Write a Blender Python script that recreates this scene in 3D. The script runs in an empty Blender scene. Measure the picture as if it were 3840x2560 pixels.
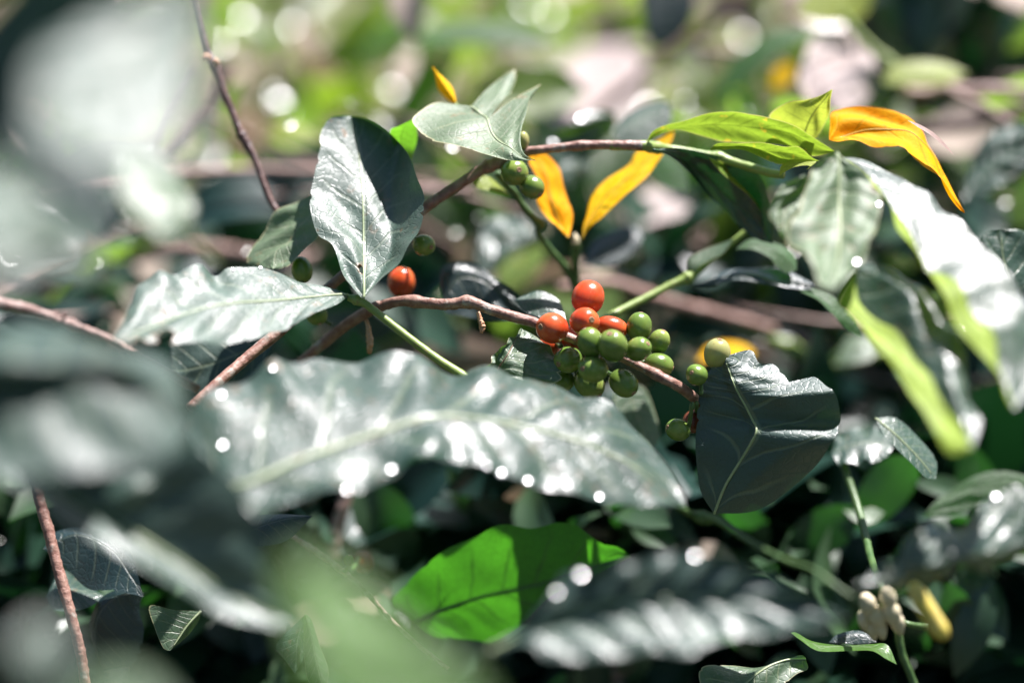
import bpy, math, random
import numpy as np
from mathutils import Vector
random.seed(7); rng = np.random.default_rng(11)
S = bpy.context.scene
C = S.collection

# ------------------------------------------------------------------ camera, sky, sun, exposure
LENS, SENSOR, FOCUS = 50.0, 36.0, 0.60
CAM = np.array([0.0, 0.0, 1.0]); PITCH = math.radians(25)
FW = np.array([0, math.cos(PITCH), -math.sin(PITCH)])
UP = np.array([0, math.sin(PITCH), math.cos(PITCH)])
RT = np.array([1.0, 0, 0])
cd = bpy.data.cameras.new('camera'); cam = bpy.data.objects.new('camera', cd); C.objects.link(cam)
cam.location = CAM; cam.rotation_euler = (math.pi/2 - PITCH, 0, 0)
cd.lens = LENS; cd.sensor_width = SENSOR; cd.clip_start = 0.01; cd.clip_end = 300
cd.dof.use_dof = True; cd.dof.focus_distance = FOCUS; cd.dof.aperture_fstop = 1.8
S.camera = cam

SUN = 0.30*RT + 0.92*UP - 0.04*FW; SUN = SUN/np.linalg.norm(SUN)      # direction towards the sun
elev = math.asin(SUN[2]); azim = math.atan2(SUN[0], SUN[1])
w = bpy.data.worlds.new('World'); S.world = w; w.use_nodes = True
nt = w.node_tree; nt.nodes.clear()
sky = nt.nodes.new('ShaderNodeTexSky'); sky.sky_type = 'NISHITA'; sky.sun_disc = False
sky.sun_elevation = elev; sky.sun_rotation = azim; sky.dust_density = 1.0; sky.air_density = 1.0; sky.ozone_density = 1.0
bg = nt.nodes.new('ShaderNodeBackground'); bg.inputs[1].default_value = 0.05
wo = nt.nodes.new('ShaderNodeOutputWorld')
nt.links.new(sky.outputs[0], bg.inputs[0]); nt.links.new(bg.outputs[0], wo.inputs[0])
sd = bpy.data.lights.new('sun', 'SUN'); sd.energy = 5.0; sd.angle = math.radians(0.5); sd.color = (1.0, 0.94, 0.945)
so = bpy.data.objects.new('sun', sd); C.objects.link(so)
so.rotation_euler = Vector(SUN).to_track_quat('Z', 'Y').to_euler(); so.location = (1, 1, 3)
S.view_settings.view_transform = 'Standard'; S.view_settings.look = 'None'
S.view_settings.exposure = 1.35; S.view_settings.gamma = 1.0
S.cycles.use_denoising = True
S.cycles.max_bounces = 6; S.cycles.transmission_bounces = 4; S.cycles.diffuse_bounces = 4; S.cycles.glossy_bounces = 3
S.cycles.sample_clamp_indirect = 4.0; S.cycles.caustics_reflective = False; S.cycles.caustics_refractive = False

# ------------------------------------------------------------------ materials
def mat(name):
    m = bpy.data.materials.new(name); m.use_nodes = True
    n = m.node_tree.nodes; n.clear(); return m, n, m.node_tree.links
def mth(n, l, op, a, b=None, c=None):
    x = n.new('ShaderNodeMath'); x.operation = op
    for i, v in enumerate((a, b, c)):
        if v is None: continue
        if isinstance(v, (int, float)): x.inputs[i].default_value = v
        else: l.new(v, x.inputs[i])
    return x.outputs[0]
def mixc(n, l, f, a, b, bt='MIX'):
    x = n.new('ShaderNodeMix'); x.data_type = 'RGBA'; x.blend_type = bt
    for k, v in ((0, f), (6, a), (7, b)):
        if isinstance(v, (int, float)): x.inputs[k].default_value = v
        elif isinstance(v, tuple): x.inputs[k].default_value = (*v, 1)
        else: l.new(v, x.inputs[k])
    return x.outputs[2]
def noise(n, l, co, sc, det=4, rough=.55):
    x = n.new('ShaderNodeTexNoise'); x.inputs['Scale'].default_value = sc
    x.inputs['Detail'].default_value = det; x.inputs['Roughness'].default_value = rough
    if co is not None: l.new(co, x.inputs['Vector'])
    return x.outputs[0]
def ramp(n, l, v, a, b):
    x = n.new('ShaderNodeMapRange'); x.interpolation_type = 'SMOOTHSTEP'
    l.new(v, x.inputs[0]); x.inputs[1].default_value = a; x.inputs[2].default_value = b
    return x.outputs[0]

def leaf_mat(name, top, under, trans, rough=.36, tr=.32, nv=8, vein=(.35, .42, .25), veinf=.35, spots=None, spotf=0, spec=.8, bump=.6, dust=.0, urough=.55, margin=None, coat=.5, crough=.25, cior=1.5, holes=0):
    m, n, l = mat(name)
    uv = n.new('ShaderNodeUVMap').outputs[0]
    sp = n.new('ShaderNodeSeparateXYZ'); l.new(uv, sp.inputs[0])
    s = mth(n, l, 'ABSOLUTE', mth(n, l, 'MULTIPLY_ADD', sp.outputs[0], 2.0, -1.0)); t = sp.outputs[1]
    geo = n.new('ShaderNodeNewGeometry'); pos = geo.outputs['Position']; back = geo.outputs['Backfacing']
    n1 = noise(n, l, pos, 55, 4); n2 = noise(n, l, pos, 420, 5); n3 = noise(n, l, pos, 140, 3)
    # secondary veins: curved lines leaving the midrib towards the tip
    ph = mth(n, l, 'SUBTRACT', mth(n, l, 'MULTIPLY', t, float(nv)), mth(n, l, 'MULTIPLY', mth(n, l, 'POWER', s, .8), 1.3))
    ph = mth(n, l, 'ADD', ph, mth(n, l, 'MULTIPLY', n1, .35))
    d = mth(n, l, 'PINGPONG', ph, .5)
    v2 = mth(n, l, 'SUBTRACT', 1.0, ramp(n, l, d, .02, .085))
    v2 = mth(n, l, 'MULTIPLY', v2, mth(n, l, 'SUBTRACT', 1.0, ramp(n, l, s, .55, .95)))
    v1 = mth(n, l, 'SUBTRACT', 1.0, ramp(n, l, s, .02, .055))
    vv = mth(n, l, 'MAXIMUM', v1, mth(n, l, 'MULTIPLY', v2, .75))
    # reticulate small veins
    vo = n.new('ShaderNodeTexVoronoi'); vo.feature = 'DISTANCE_TO_EDGE'; vo.inputs['Scale'].default_value = 330; l.new(pos, vo.inputs['Vector'])
    ret = mth(n, l, 'SUBTRACT', 1.0, ramp(n, l, vo.outputs[0], .0, .12))
    col = mixc(n, l, back, top, under)
    col = mixc(n, l, mth(n, l, 'MULTIPLY', ramp(n, l, n1, .35, .7), .7), col, tuple(min(1, c*1.45+.002) for c in top))
    col = mixc(n, l, mth(n, l, 'MULTIPLY', vv, veinf), col, vein)
    if dust: col = mixc(n, l, mth(n, l, 'MULTIPLY', ramp(n, l, n2, .5, .75), dust), col, (.5, .47, .42))
    tcol = mixc(n, l, mth(n, l, 'MULTIPLY', vv, .8), trans, tuple(c*.25 for c in trans))
    tcol = mixc(n, l, mth(n, l, 'MULTIPLY', ret, .34), tcol, tuple(c*.45 for c in trans))
    tcol = mixc(n, l, mth(n, l, 'MULTIPLY', ramp(n, l, n3, .3, .7), .3), tcol, tuple(min(1, c*1.4) for c in trans))
    if spots:
        k = mth(n, l, 'MULTIPLY', ramp(n, l, noise(n, l, pos, 170, 2), .62, .7), spotf)
        col = mixc(n, l, k, col, spots); tcol = mixc(n, l, k, tcol, spots)
    if margin:
        k = mth(n, l, 'MULTIPLY', ramp(n, l, s, .955, .985), .85)
        col = mixc(n, l, k, col, margin); tcol = mixc(n, l, k, tcol, margin)
    pr = n.new('ShaderNodeBsdfPrincipled'); l.new(col, pr.inputs['Base Color'])
    rg = mth(n, l, 'ADD', mth(n, l, 'MULTIPLY', back, urough-rough), mth(n, l, 'MULTIPLY_ADD', n1, .16, rough-.08))
    rg = mth(n, l, 'ADD', rg, mth(n, l, 'MULTIPLY', n2, .08))
    l.new(rg, pr.inputs['Roughness']); pr.inputs['Specular IOR Level'].default_value = spec
    pr.inputs['Coat IOR'].default_value = cior; l.new(mth(n, l, 'MULTIPLY_ADD', back, -coat*.8, coat), pr.inputs['Coat Weight']); l.new(mth(n, l, 'MULTIPLY_ADD', n2, .16, crough-.08), pr.inputs['Coat Roughness'])
    bp = n.new('ShaderNodeBump'); bp.inputs['Strength'].default_value = bump; bp.inputs['Distance'].default_value = .0006
    h = mth(n, l, 'ADD', mth(n, l, 'MULTIPLY', n3, .9), mth(n, l, 'MULTIPLY', vv, -.7))
    h = mth(n, l, 'ADD', h, mth(n, l, 'MULTIPLY', ret, -.22)); l.new(h, bp.inputs['Height']); l.new(bp.outputs[0], pr.inputs['Normal']); l.new(bp.outputs[0], pr.inputs['Coat Normal'])
    ts = n.new('ShaderNodeBsdfTranslucent'); l.new(tcol, ts.inputs[0])
    mx = n.new('ShaderNodeMixShader'); mx.inputs[0].default_value = tr
    l.new(pr.outputs[0], mx.inputs[1]); l.new(ts.outputs[0], mx.inputs[2])
    out = mx.outputs[0]
    if holes:                                            # insect holes with a brown rim
        hv = noise(n, l, pos, 75, 2, .4); rim = mth(n, l, 'MULTIPLY', ramp(n, l, hv, holes-.035, holes-.005), .8)
        l.new(mixc(n, l, rim, col, (.20, .12, .05)), pr.inputs['Base Color']); tp = n.new('ShaderNodeBsdfTransparent')
        m2 = n.new('ShaderNodeMixShader'); l.new(mth(n, l, 'GREATER_THAN', hv, holes), m2.inputs[0]); l.new(out, m2.inputs[1]); l.new(tp.outputs[0], m2.inputs[2]); out = m2.outputs[0]
    o = n.new('ShaderNodeOutputMaterial'); l.new(out, o.inputs[0]); return m

def simple_mat(name, a, b, rough=.5, sc=200, bump=.5, dist=.0006, spec=.5, stretch=None, sss=0, hi=.7, lo=.3, patch=None):
    m, n, l = mat(name)
    tc = n.new('ShaderNodeTexCoord').outputs['Object']
    if stretch:
        mp = n.new('ShaderNodeMapping'); mp.inputs['Scale'].default_value = stretch; l.new(tc, mp.inputs[0]); tc = mp.outputs[0]
    nz = noise(n, l, tc, sc, 5)
    pr = n.new('ShaderNodeBsdfPrincipled'); cc = mixc(n, l, ramp(n, l, nz, lo, hi), a, b)
    if patch: cc = mixc(n, l, mth(n, l, 'MULTIPLY', ramp(n, l, noise(n, l, tc, patch[1], 4, .7), .56, .66), .8), cc, patch[0])
    l.new(cc, pr.inputs['Base Color'])
    pr.inputs['Roughness'].default_value = rough; pr.inputs['Specular IOR Level'].default_value = spec
    if sss:
        pr.inputs['Subsurface Weight'].default_value = sss; pr.inputs['Subsurface Scale'].default_value = .003
        pr.inputs['Subsurface Radius'].default_value = (1.0, .5, .2)
    bp = n.new('ShaderNodeBump'); bp.inputs['Strength'].default_value = bump; bp.inputs['Distance'].default_value = dist
    l.new(nz, bp.inputs['Height']); l.new(bp.outputs[0], pr.inputs['Normal'])
    o = n.new('ShaderNodeOutputMaterial'); l.new(pr.outputs[0], o.inputs[0]); return m

def cherry_mat(name, main, tint, streak, amount, rough=.24):
    """skin with fine streaks running from stalk to calyx (object z is the long axis)"""
    m, n, l = mat(name)
    uv = n.new('ShaderNodeUVMap').outputs[0]; oi = n.new('ShaderNodeObjectInfo').outputs['Random']
    mp = n.new('ShaderNodeMapping'); mp.inputs['Scale'].default_value = (34, 2.2, 1); l.new(uv, mp.inputs[0])
    cb = n.new('ShaderNodeCombineXYZ'); l.new(mth(n, l, 'MULTIPLY', oi, 40.0), cb.inputs[0]); l.new(cb.outputs[0], mp.inputs['Location'])
    st = noise(n, l, mp.outputs[0], 1.6, 5, .65)
    tc = n.new('ShaderNodeTexCoord').outputs['Object']
    ad = n.new('ShaderNodeVectorMath'); ad.operation = 'ADD'; l.new(tc, ad.inputs[0]); l.new(cb.outputs[0], ad.inputs[1])
    nz = noise(n, l, ad.outputs[0], 110, 3)
    col = mixc(n, l, ramp(n, l, nz, .35, .7), main, tint)
    col = mixc(n, l, mth(n, l, 'MULTIPLY', ramp(n, l, st, .5, .8), amount), col, streak)
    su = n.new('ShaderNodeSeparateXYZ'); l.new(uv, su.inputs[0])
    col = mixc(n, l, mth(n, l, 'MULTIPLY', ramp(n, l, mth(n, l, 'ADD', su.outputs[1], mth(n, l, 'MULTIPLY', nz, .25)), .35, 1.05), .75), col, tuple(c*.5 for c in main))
    rs_ = mth(n, l, 'MULTIPLY', ramp(n, l, noise(n, l, ad.outputs[0], 260, 4), .63, .72), .55); col = mixc(n, l, rs_, col, (.20, .11, .045))
    col = mixc(n, l, mth(n, l, 'MULTIPLY', oi, .55), col, tuple(c*.62 for c in main))
    fine = noise(n, l, ad.outputs[0], 900, 2)
    col = mixc(n, l, mth(n, l, 'MULTIPLY', ramp(n, l, fine, .68, .75), .35), col, tuple(min(1, c*1.6+.08) for c in main))
    pr = n.new('ShaderNodeBsdfPrincipled'); l.new(col, pr.inputs['Base Color'])
    l.new(mth(n, l, 'MULTIPLY_ADD', nz, .12, rough-.06), pr.inputs['Roughness'])
    pr.inputs['Subsurface Weight'].default_value = .04; pr.inputs['Subsurface Scale'].default_value = .003
    pr.inputs['Subsurface Radius'].default_value = (1.0, .5, .25)
    bp = n.new('ShaderNodeBump'); bp.inputs['Strength'].default_value = .12; bp.inputs['Distance'].default_value = .0005
    l.new(st, bp.inputs['Height']); l.new(bp.outputs[0], pr.inputs['Normal'])
    o = n.new('ShaderNodeOutputMaterial'); l.new(pr.outputs[0], o.inputs[0]); return m

M = {}
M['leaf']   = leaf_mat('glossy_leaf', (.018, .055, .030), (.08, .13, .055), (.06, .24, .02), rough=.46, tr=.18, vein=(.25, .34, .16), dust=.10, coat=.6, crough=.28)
M['satin']  = leaf_mat('satin_leaf', (.06, .11, .055), (.11, .16, .075), (.13, .32, .03), rough=.50, tr=.25, vein=(.4, .46, .25), veinf=.5, dust=.2, margin=(.4, .4, .2), coat=.4, crough=.33, spec=1.0)
M['wet']    = leaf_mat('shiny_leaf', (.016, .046, .031), (.16, .22, .05), (.20, .45, .02), rough=.50, tr=.14, dust=.14, spec=.55, coat=.75, crough=.25, veinf=.3, spots=(.16, .10, .05), spotf=.5)
M['sheen']  = leaf_mat('silvery_leaf', (.035, .075, .050), (.10, .14, .06), (.06, .22, .02), rough=.57, tr=.10, dust=.12, spec=1.0, coat=.4, crough=.33, vein=(.3, .36, .25), veinf=.4, spots=(.18, .12, .06), spotf=.4, holes=.735)
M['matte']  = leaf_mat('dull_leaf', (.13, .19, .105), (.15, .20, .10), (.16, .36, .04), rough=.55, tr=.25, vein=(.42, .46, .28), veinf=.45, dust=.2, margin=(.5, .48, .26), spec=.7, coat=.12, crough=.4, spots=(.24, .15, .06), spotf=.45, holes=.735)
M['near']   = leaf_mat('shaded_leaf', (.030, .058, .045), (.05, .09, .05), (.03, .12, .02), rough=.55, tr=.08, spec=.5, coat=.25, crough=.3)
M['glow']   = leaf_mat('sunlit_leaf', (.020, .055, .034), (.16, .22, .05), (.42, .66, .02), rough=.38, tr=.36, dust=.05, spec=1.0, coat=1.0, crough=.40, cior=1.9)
M['dark']   = leaf_mat('shade_dark_leaf', (.006, .024, .024), (.015, .045, .03), (.01, .10, .012), rough=.42, tr=.10, veinf=.15, coat=.3)  # darkened copy of the leaf green, shade put into the colour
M['vivid']  = leaf_mat('backlit_leaf', (.03, .10, .02), (.03, .09, .02), (.095, .44, .018), rough=.42, tr=.52, coat=.1, veinf=.15, nv=7, spots=(.75, .55, .02), spotf=.0)
M['young']  = leaf_mat('young_leaf', (.16, .26, .04), (.18, .27, .04), (.26, .40, .03), rough=.45, tr=.5, vein=(.07, .15, .03), veinf=.6, spots=(.75, .5, .05), spotf=.6, margin=(.75, .66, .25), coat=.15, spec=.5)
M['lime']   = leaf_mat('lime_leaf', (.30, .38, .05), (.36, .42, .07), (.46, .56, .06), rough=.48, tr=.55, veinf=.15, margin=(.6, .55, .2), coat=.1, spec=.5)
M['orange'] = leaf_mat('orange_leaf', (.95, .36, .002), (.95, .36, .002), (1.0, .46, .002), rough=.6, tr=.3, vein=(.40, .26, .01), veinf=.5, nv=6, bump=.4, coat=.0, spec=.12, spots=(.45, .16, .02), spotf=.5, margin=(.42, .22, .05))
M['yellow'] = leaf_mat('yellow_leaf', (.88, .45, .004), (.88, .47, .004), (1.0, .62, .003), rough=.6, tr=.3, vein=(.30, .33, .02), veinf=.6, nv=6, coat=.0, spec=.12, spots=(.5, .4, .02), spotf=.6, margin=(.7, .3, .02))
M['dry']    = leaf_mat('dry_leaf', (.24, .17, .15), (.28, .20, .17), (.5, .34, .25), rough=.55, tr=.25, vein=(.3, .2, .17), veinf=.4)
M['pleat']  = leaf_mat('pleated_leaf', (.020, .055, .036), (.03, .07, .04), (.01, .06, .02), rough=.50, tr=.06, veinf=.2, spec=1.0, coat=.8, crough=.3)
M['fold']   = leaf_mat('folded_leaf', (.009, .042, .032), (.012, .045, .032), (.02, .10, .02), rough=.56, tr=.06, veinf=.3, spec=1.0, coat=.45, crough=.3)
M['cream']  = leaf_mat('bleached_leaf', (.46, .39, .37), (.44, .36, .32), (.5, .38, .3), rough=.6, tr=.2, vein=(.45, .35, .3), veinf=.4, spec=.3, coat=0)
M['margin'] = leaf_mat('pale_underside', (.27, .38, .04), (.27, .38, .04), (.35, .56, .03), rough=.5, tr=.3, vein=(.2, .3, .05), veinf=.4, spec=.4, coat=0)
M['bgreen'] = leaf_mat('soft_green_leaf', (.07, .17, .02), (.09, .2, .03), (.22, .58, .03), rough=.42, tr=.42)
M['bark']   = simple_mat('reddish_bark', (.21, .10, .075), (.36, .22, .17), .5, 260, .9, .0012, patch=((.40, .36, .31), 120))
M['bark_pale'] = simple_mat('pale_bark', (.42, .31, .27), (.26, .15, .12), .55, 300, .9, .0012, patch=((.16, .09, .07), 90))
M['bark_dark'] = simple_mat('dark_bark', (.05, .025, .022), (.14, .075, .06), .5, 300, .8, .001)
M['green_stem'] = simple_mat('green_stem', (.20, .30, .07), (.28, .36, .10), .42, 160, .3, .0005, patch=((.26, .20, .09), 110))
M['dark_stem'] = simple_mat('dark_green_stem', (.05, .11, .03), (.09, .16, .05), .42, 160, .3, .0005)
M['rib']    = simple_mat('pale_midrib', (.30, .38, .20), (.40, .46, .28), .42, 300, .2, .0003)
M['rib_young'] = simple_mat('green_midrib', (.25, .34, .06), (.36, .42, .08), .45, 300, .2, .0003)
M['rib_dark'] = simple_mat('dark_midrib', (.04, .10, .05), (.06, .13, .06), .42, 300, .2, .0003)
M['rib_gold'] = simple_mat('ochre_midrib', (.42, .28, .02), (.5, .33, .02), .5, 300, .2, .0003)
M['red']    = cherry_mat('ripe_skin', (.74, .080, .024), (.80, .19, .05), (.40, .022, .016), .85)
M['green']  = cherry_mat('unripe_skin', (.12, .225, .034), (.29, .36, .085), (.05, .12, .015), .75)
M['turn']   = cherry_mat('turning_skin', (.40, .42, .16), (.55, .48, .18), (.2, .28, .05), .4)
M['rust']   = cherry_mat('overripe_skin', (.22, .05, .02), (.28, .09, .02), (.1, .03, .02), .5)
M['calyx']  = simple_mat('dry_calyx', (.22, .12, .06), (.42, .28, .16), .7, 1500, .8, .0003)
M['bud']    = simple_mat('cream_bud', (.62, .56, .36), (.70, .62, .45), .5, 300, .2, .0004)
M['budy']   = simple_mat('yellow_bud', (.72, .60, .10), (.78, .62, .2), .5, 120, .2, .0004)
M['budo']   = simple_mat('orange_dry_flower', (.62, .28, .12), (.75, .5, .35), .6, 400, .5, .0006)
m, n, l = mat('glint_gloss'); g = n.new('ShaderNodeBsdfPrincipled'); g.inputs['Base Color'].default_value = (.5, .55, .55, 1); g.inputs['Roughness'].default_value = .17
g.inputs['Specular IOR Level'].default_value = .6; o = n.new('ShaderNodeOutputMaterial'); l.new(g.outputs[0], o.inputs[0]); M['glint_gloss'] = m

# ------------------------------------------------------------------ helpers
PX = SENSOR/LENS/2352.0
def P(x, y, z):
    """a point seen at (x, y) of the 2352 x 1568 photograph, z millimetres behind the plane of focus"""
    d = FOCUS + z/1000.0
    return CAM + FW*d + RT*((x-1176)*PX*d) - UP*((y-784)*PX*d)
def scale_at(z): return PX*(FOCUS + z/1000.0)
def spline(pts, ts):
    """Catmull-Rom through pts, index parameter 0..1"""
    p = np.asarray(pts, float); k = len(p)
    if k == 2: return p[0] + (p[1]-p[0])*np.asarray(ts)[:, None]
    e = np.vstack([2*p[0]-p[1], p, 2*p[-1]-p[-2]])
    s = np.clip(np.asarray(ts), 0, 1)*(k-1); i = np.minimum(s.astype(int), k-2); f = (s-i)[:, None]
    a, b, c, d = e[i], e[i+1], e[i+2], e[i+3]
    return .5*((2*b)+(c-a)*f+(2*a-5*b+4*c-d)*f**2+(3*b-a-3*c+d)*f**3)
def chord(pts):
    p = np.asarray(pts, float); d = np.concatenate([[0], np.cumsum(np.linalg.norm(np.diff(p[:, :2], axis=0), axis=1))])
    return d/d[-1]
def resample(pts, ts):
    """spline evaluated at even chord length"""
    c = chord(pts); idx = np.interp(ts, c, np.linspace(0, 1, len(c))); return spline(pts, idx)
def mesh_obj(name, verts, faces, material, root=None, parent=None, uvs=None, smooth=True):
    org = np.array(root.location) if root is not None else np.zeros(3)
    me = bpy.data.meshes.new(name); me.from_pydata([tuple(v) for v in (np.asarray(verts)-org)], [], [tuple(map(int, f)) for f in faces])
    if uvs is not None:
        ul = me.uv_layers.new(name='UVMap'); vi = np.empty(len(me.loops), int); me.loops.foreach_get('vertex_index', vi)
        ul.data.foreach_set('uv', np.asarray(uvs, float)[vi].ravel())
    if smooth: me.polygons.foreach_set('use_smooth', [True]*len(me.polygons))
    me.materials.append(material); me.update()
    o = bpy.data.objects.new(name, me); C.objects.link(o)
    if parent is not None: o.parent = parent
    elif root is not None: o.parent = root
    return o
def tag(o, label=None, cat=None, group=None, kind=None):
    for k, v in (('label', label), ('category', cat), ('group', group), ('kind', kind)):
        if v: o[k] = v
    return o
def thing(name, label, cat, x, y, z, group=None):
    o = bpy.data.objects.new(name, None); C.objects.link(o); o.empty_display_size = .01
    o.location = P(x, y, z); return tag(o, label, cat, group)

def grid_faces(n, m, off=0, closed=False):
    f = []
    for i in range(n-1):
        for j in range(m if closed else m-1):
            a = i*m+j; b = i*m+(j+1) % m
            f.append((off+a, off+b, off+b+m, off+a+m))
    return f
def tube_world(pts, rad, seg=10, rough=0.0, seed=0):
    p = np.asarray(pts); n = len(p); t = np.gradient(p, axis=0); t /= np.linalg.norm(t, axis=1)[:, None]+1e-12
    ref = np.array([0.13, .2, .97]); a = np.cross(t, ref); a /= np.linalg.norm(a, axis=1)[:, None]; b = np.cross(t, a)
    g = np.random.default_rng(seed); ang = np.linspace(0, 2*np.pi, seg, endpoint=False)
    r = np.asarray(rad)[:, None]*(1+rough*g.normal(size=(n, seg)))
    v = p[:, None]+a[:, None]*(np.cos(ang)[None, :, None]*r[..., None])+b[:, None]*(np.sin(ang)[None, :, None]*r[..., None])
    v = v.reshape(-1, 3); f = grid_faces(n, seg, closed=True)
    v = np.vstack([v, p[:1], p[-1:]]); k = n*seg
    f += [(k, (j+1) % seg, j) for j in range(seg)] + [(k+1, k-seg+j, k-seg+(j+1) % seg) for j in range(seg)]
    return v, f
def stem(name, pts, material, root=None, parent=None, n=None, rough=.05, seg=12, label=None, nodes=()):
    """pts (x, y, z, radius in px); nodes: swollen rings at (t, factor)"""
    p = np.array([list(P(q[0], q[1], q[2]))+[q[3]*scale_at(q[2])] for q in pts]); n = n or max(14, 9*len(pts))
    ts = np.linspace(0, 1, n); q = spline(p, ts); r = q[:, 3].copy()
    for (t0, k, wd) in nodes: r *= 1+(k-1)*np.exp(-((ts-t0)/wd)**2)
    v, f = tube_world(q[:, :3], r, seg, rough, len(pts)*7+int(pts[0][0]))
    o = mesh_obj(name, v, f, material, root, parent)
    if label: o['label'] = label
    return o

DEBUG = False
def k0s(K): return K//2
HV = SUN-FW; HV = HV/np.linalg.norm(HV)
def blade(mid, rails, N=84, K=34, quilt=0.0, nv=8, wave=0.0, kw=4, seed=0, smooth=2, lump=0.0, face='top', curl=0.0, aim=None, zoff=0, bites=3, ridges=()):
    if zoff:
        mid = [(q[0], q[1], q[2]+zoff) for q in mid]; rails = [(u, dz, [q if len(q) == 2 else (q[0], q[1], q[2]+zoff) for q in p]) for u, dz, p in rails]
    """lofts a leaf blade. mid: (x, y, z) from base to tip; rails: (u, dz, pts) with u in -1..1, pts between base and tip"""
    ts = np.linspace(0, 1, N); mid = [tuple(map(float, q)) for q in mid]; cm = chord(mid); mz = np.array([q[2] for q in mid])
    allr = [(0.0, mid)]
    for (u, dz, pts) in rails:
        full = [mid[0][:2]]+list(pts)+[mid[-1][:2]]; c = chord([q[:2] for q in full]); out = []
        for i, q in enumerate(full):
            if i in (0, len(full)-1): out.append(mid[0] if i == 0 else mid[-1]); continue
            if len(q) == 3: out.append(tuple(map(float, q)))
            else:
                tt = c[i] if len(full) != len(mid) else cm[i]
                out.append((q[0], q[1], float(np.interp(tt, cm, mz))+dz*math.sin(math.pi*min(max(tt, 0), 1))**.5))
        allr.append((u, out))
    if aim:                                            # turns the whole blade: slopes of depth towards right and up
        x0, y0 = np.mean([q[0] for q in mid]), np.mean([q[1] for q in mid])
        allr = [(u, [(q[0], q[1], q[2]+1000*scale_at(q[2])*(aim[0]*(q[0]-x0)-aim[1]*(q[1]-y0))) for q in r]) for u, r in allr]
        mid = allr[0][1]
    allr.sort(key=lambda a: a[0]); us = np.array([a[0] for a in allr])
    rows = []
    for u, r in allr:
        w3 = np.array([P(*q) for q in r])
        if len(r) == len(mid): rows.append(spline(w3, ts))
        else:
            c = chord(r); rows.append(spline(w3, np.interp(ts, c, np.linspace(0, 1, len(c)))))
    if any(len(r) != len(mid) for _, r in allr):      # mixed counts: put the equal-count rails on chord length too
        for i, (u, r) in enumerate(allr):
            if len(r) == len(mid):
                c = chord(r); rows[i] = spline(np.array([P(*q) for q in r]), np.interp(ts, c, np.linspace(0, 1, len(c))))
    rows = np.array(rows)
    uu = np.linspace(us[0], us[-1], K); G = np.empty((N, K, 3))
    for i in range(N):
        for c in range(3): G[i, :, c] = np.interp(uu, us, rows[:, i, c])
    for _ in range(smooth):
        H = G.copy(); H[:, 1:-1] = .25*G[:, :-2]+.5*G[:, 1:-1]+.25*G[:, 2:]; G = H
    T, U = np.meshgrid(ts, uu, indexing='ij'); A = np.abs(U)
    gb = np.random.default_rng(seed+91); sq = np.ones((2, N))
    for sd_ in (0, 1):
        for _ in range(bites): sq[sd_] -= gb.uniform(.015, .06)*np.exp(-((ts-gb.uniform(.12, .9))/gb.uniform(.006, .016))**2)
    for i in range(N):
        tgt = np.where(uu < 0, uu*sq[0, i], uu*sq[1, i]); row = G[i].copy()
        for c in range(3): G[i, :, c] = np.interp(tgt, uu, row[:, c])
    dt = np.gradient(G, axis=0); du = np.gradient(G, axis=1); nn = np.cross(dt, du); ln = np.linalg.norm(nn, axis=2)
    nn = nn/(ln[..., None]+1e-15)
    c = CAM-G; facing = np.sum(nn*c, axis=2)
    side = 1 if np.sum(facing*ln) > 0 else -1
    if face != 'top': side = -side
    g = np.random.default_rng(seed+17)
    env = np.clip(np.sin(np.pi*np.clip(T, .0, 1)), 0, 1)**.4
    ph = nv*T-1.3*A**.8
    ph = ph+.16*np.sin(7.3*T+g.uniform(0, 6))+.10*np.sin(13.1*T+g.uniform(0, 6)); qa = .75+.35*np.sin(5*T+g.uniform(0, 6)+1.7*U)+.25*np.sin(11*T+g.uniform(0, 6))
    D = quilt*qa*(np.abs(np.sin(np.pi*ph))**.8-.5)*np.clip(4*A*(1.12-A), 0, 1)*env
    p0, p1 = g.uniform(0, 6.28, 2)
    wv = np.where(U < 0, np.sin(2*np.pi*kw*T+p0)+.5*np.sin(2*np.pi*kw*1.7*T+p1), np.sin(2*np.pi*kw*T+p1)+.5*np.sin(2*np.pi*kw*1.6*T+p0))
    D += wave*wv*A**2*env + curl*A**4*env
    if lump:
        for _ in range(5):
            a, b, c1 = g.uniform(2, 9), g.uniform(1, 4), g.uniform(0, 6.28); D += lump*.45*np.sin(a*T*2+b*U*2+c1)*env
    for (t0, u0, u1, wd, am) in ridges:
        D += am*np.exp(-((T-t0-.16*(A-u0))/wd)**2)*np.clip((U-u0)/.08, 0, 1)*np.clip((u1-U)/.1, 0, 1)
    if DEBUG:
        q = (nn*side*ln[..., None]); 
        for nm, sl in (('u<0', q[:, 2:k0s(K)]), ('u>0', q[:, k0s(K)+1:-2])):
            mnv = sl.reshape(-1, 3).sum(0); mnv /= np.linalg.norm(mnv); print('NORMAL', [int(c) for c in mid[0][:2]], nm, np.round([mnv@RT, mnv@UP, -mnv@FW], 2), 'H', round(float(mnv@HV), 2), 'L', round(float(mnv@SUN), 2))
    G = G+nn*side*(D*.001)[..., None]
    f = grid_faces(N, K)
    if side < 0: pass
    else: f = [q[::-1] for q in f]
    uv = np.stack([(U.ravel()+1)/2, T.ravel()], 1)
    k0 = int(np.argmin(np.abs(uu)))
    return G.reshape(-1, 3), f, uv, G[:, k0], nn[:, k0]*side
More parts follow.
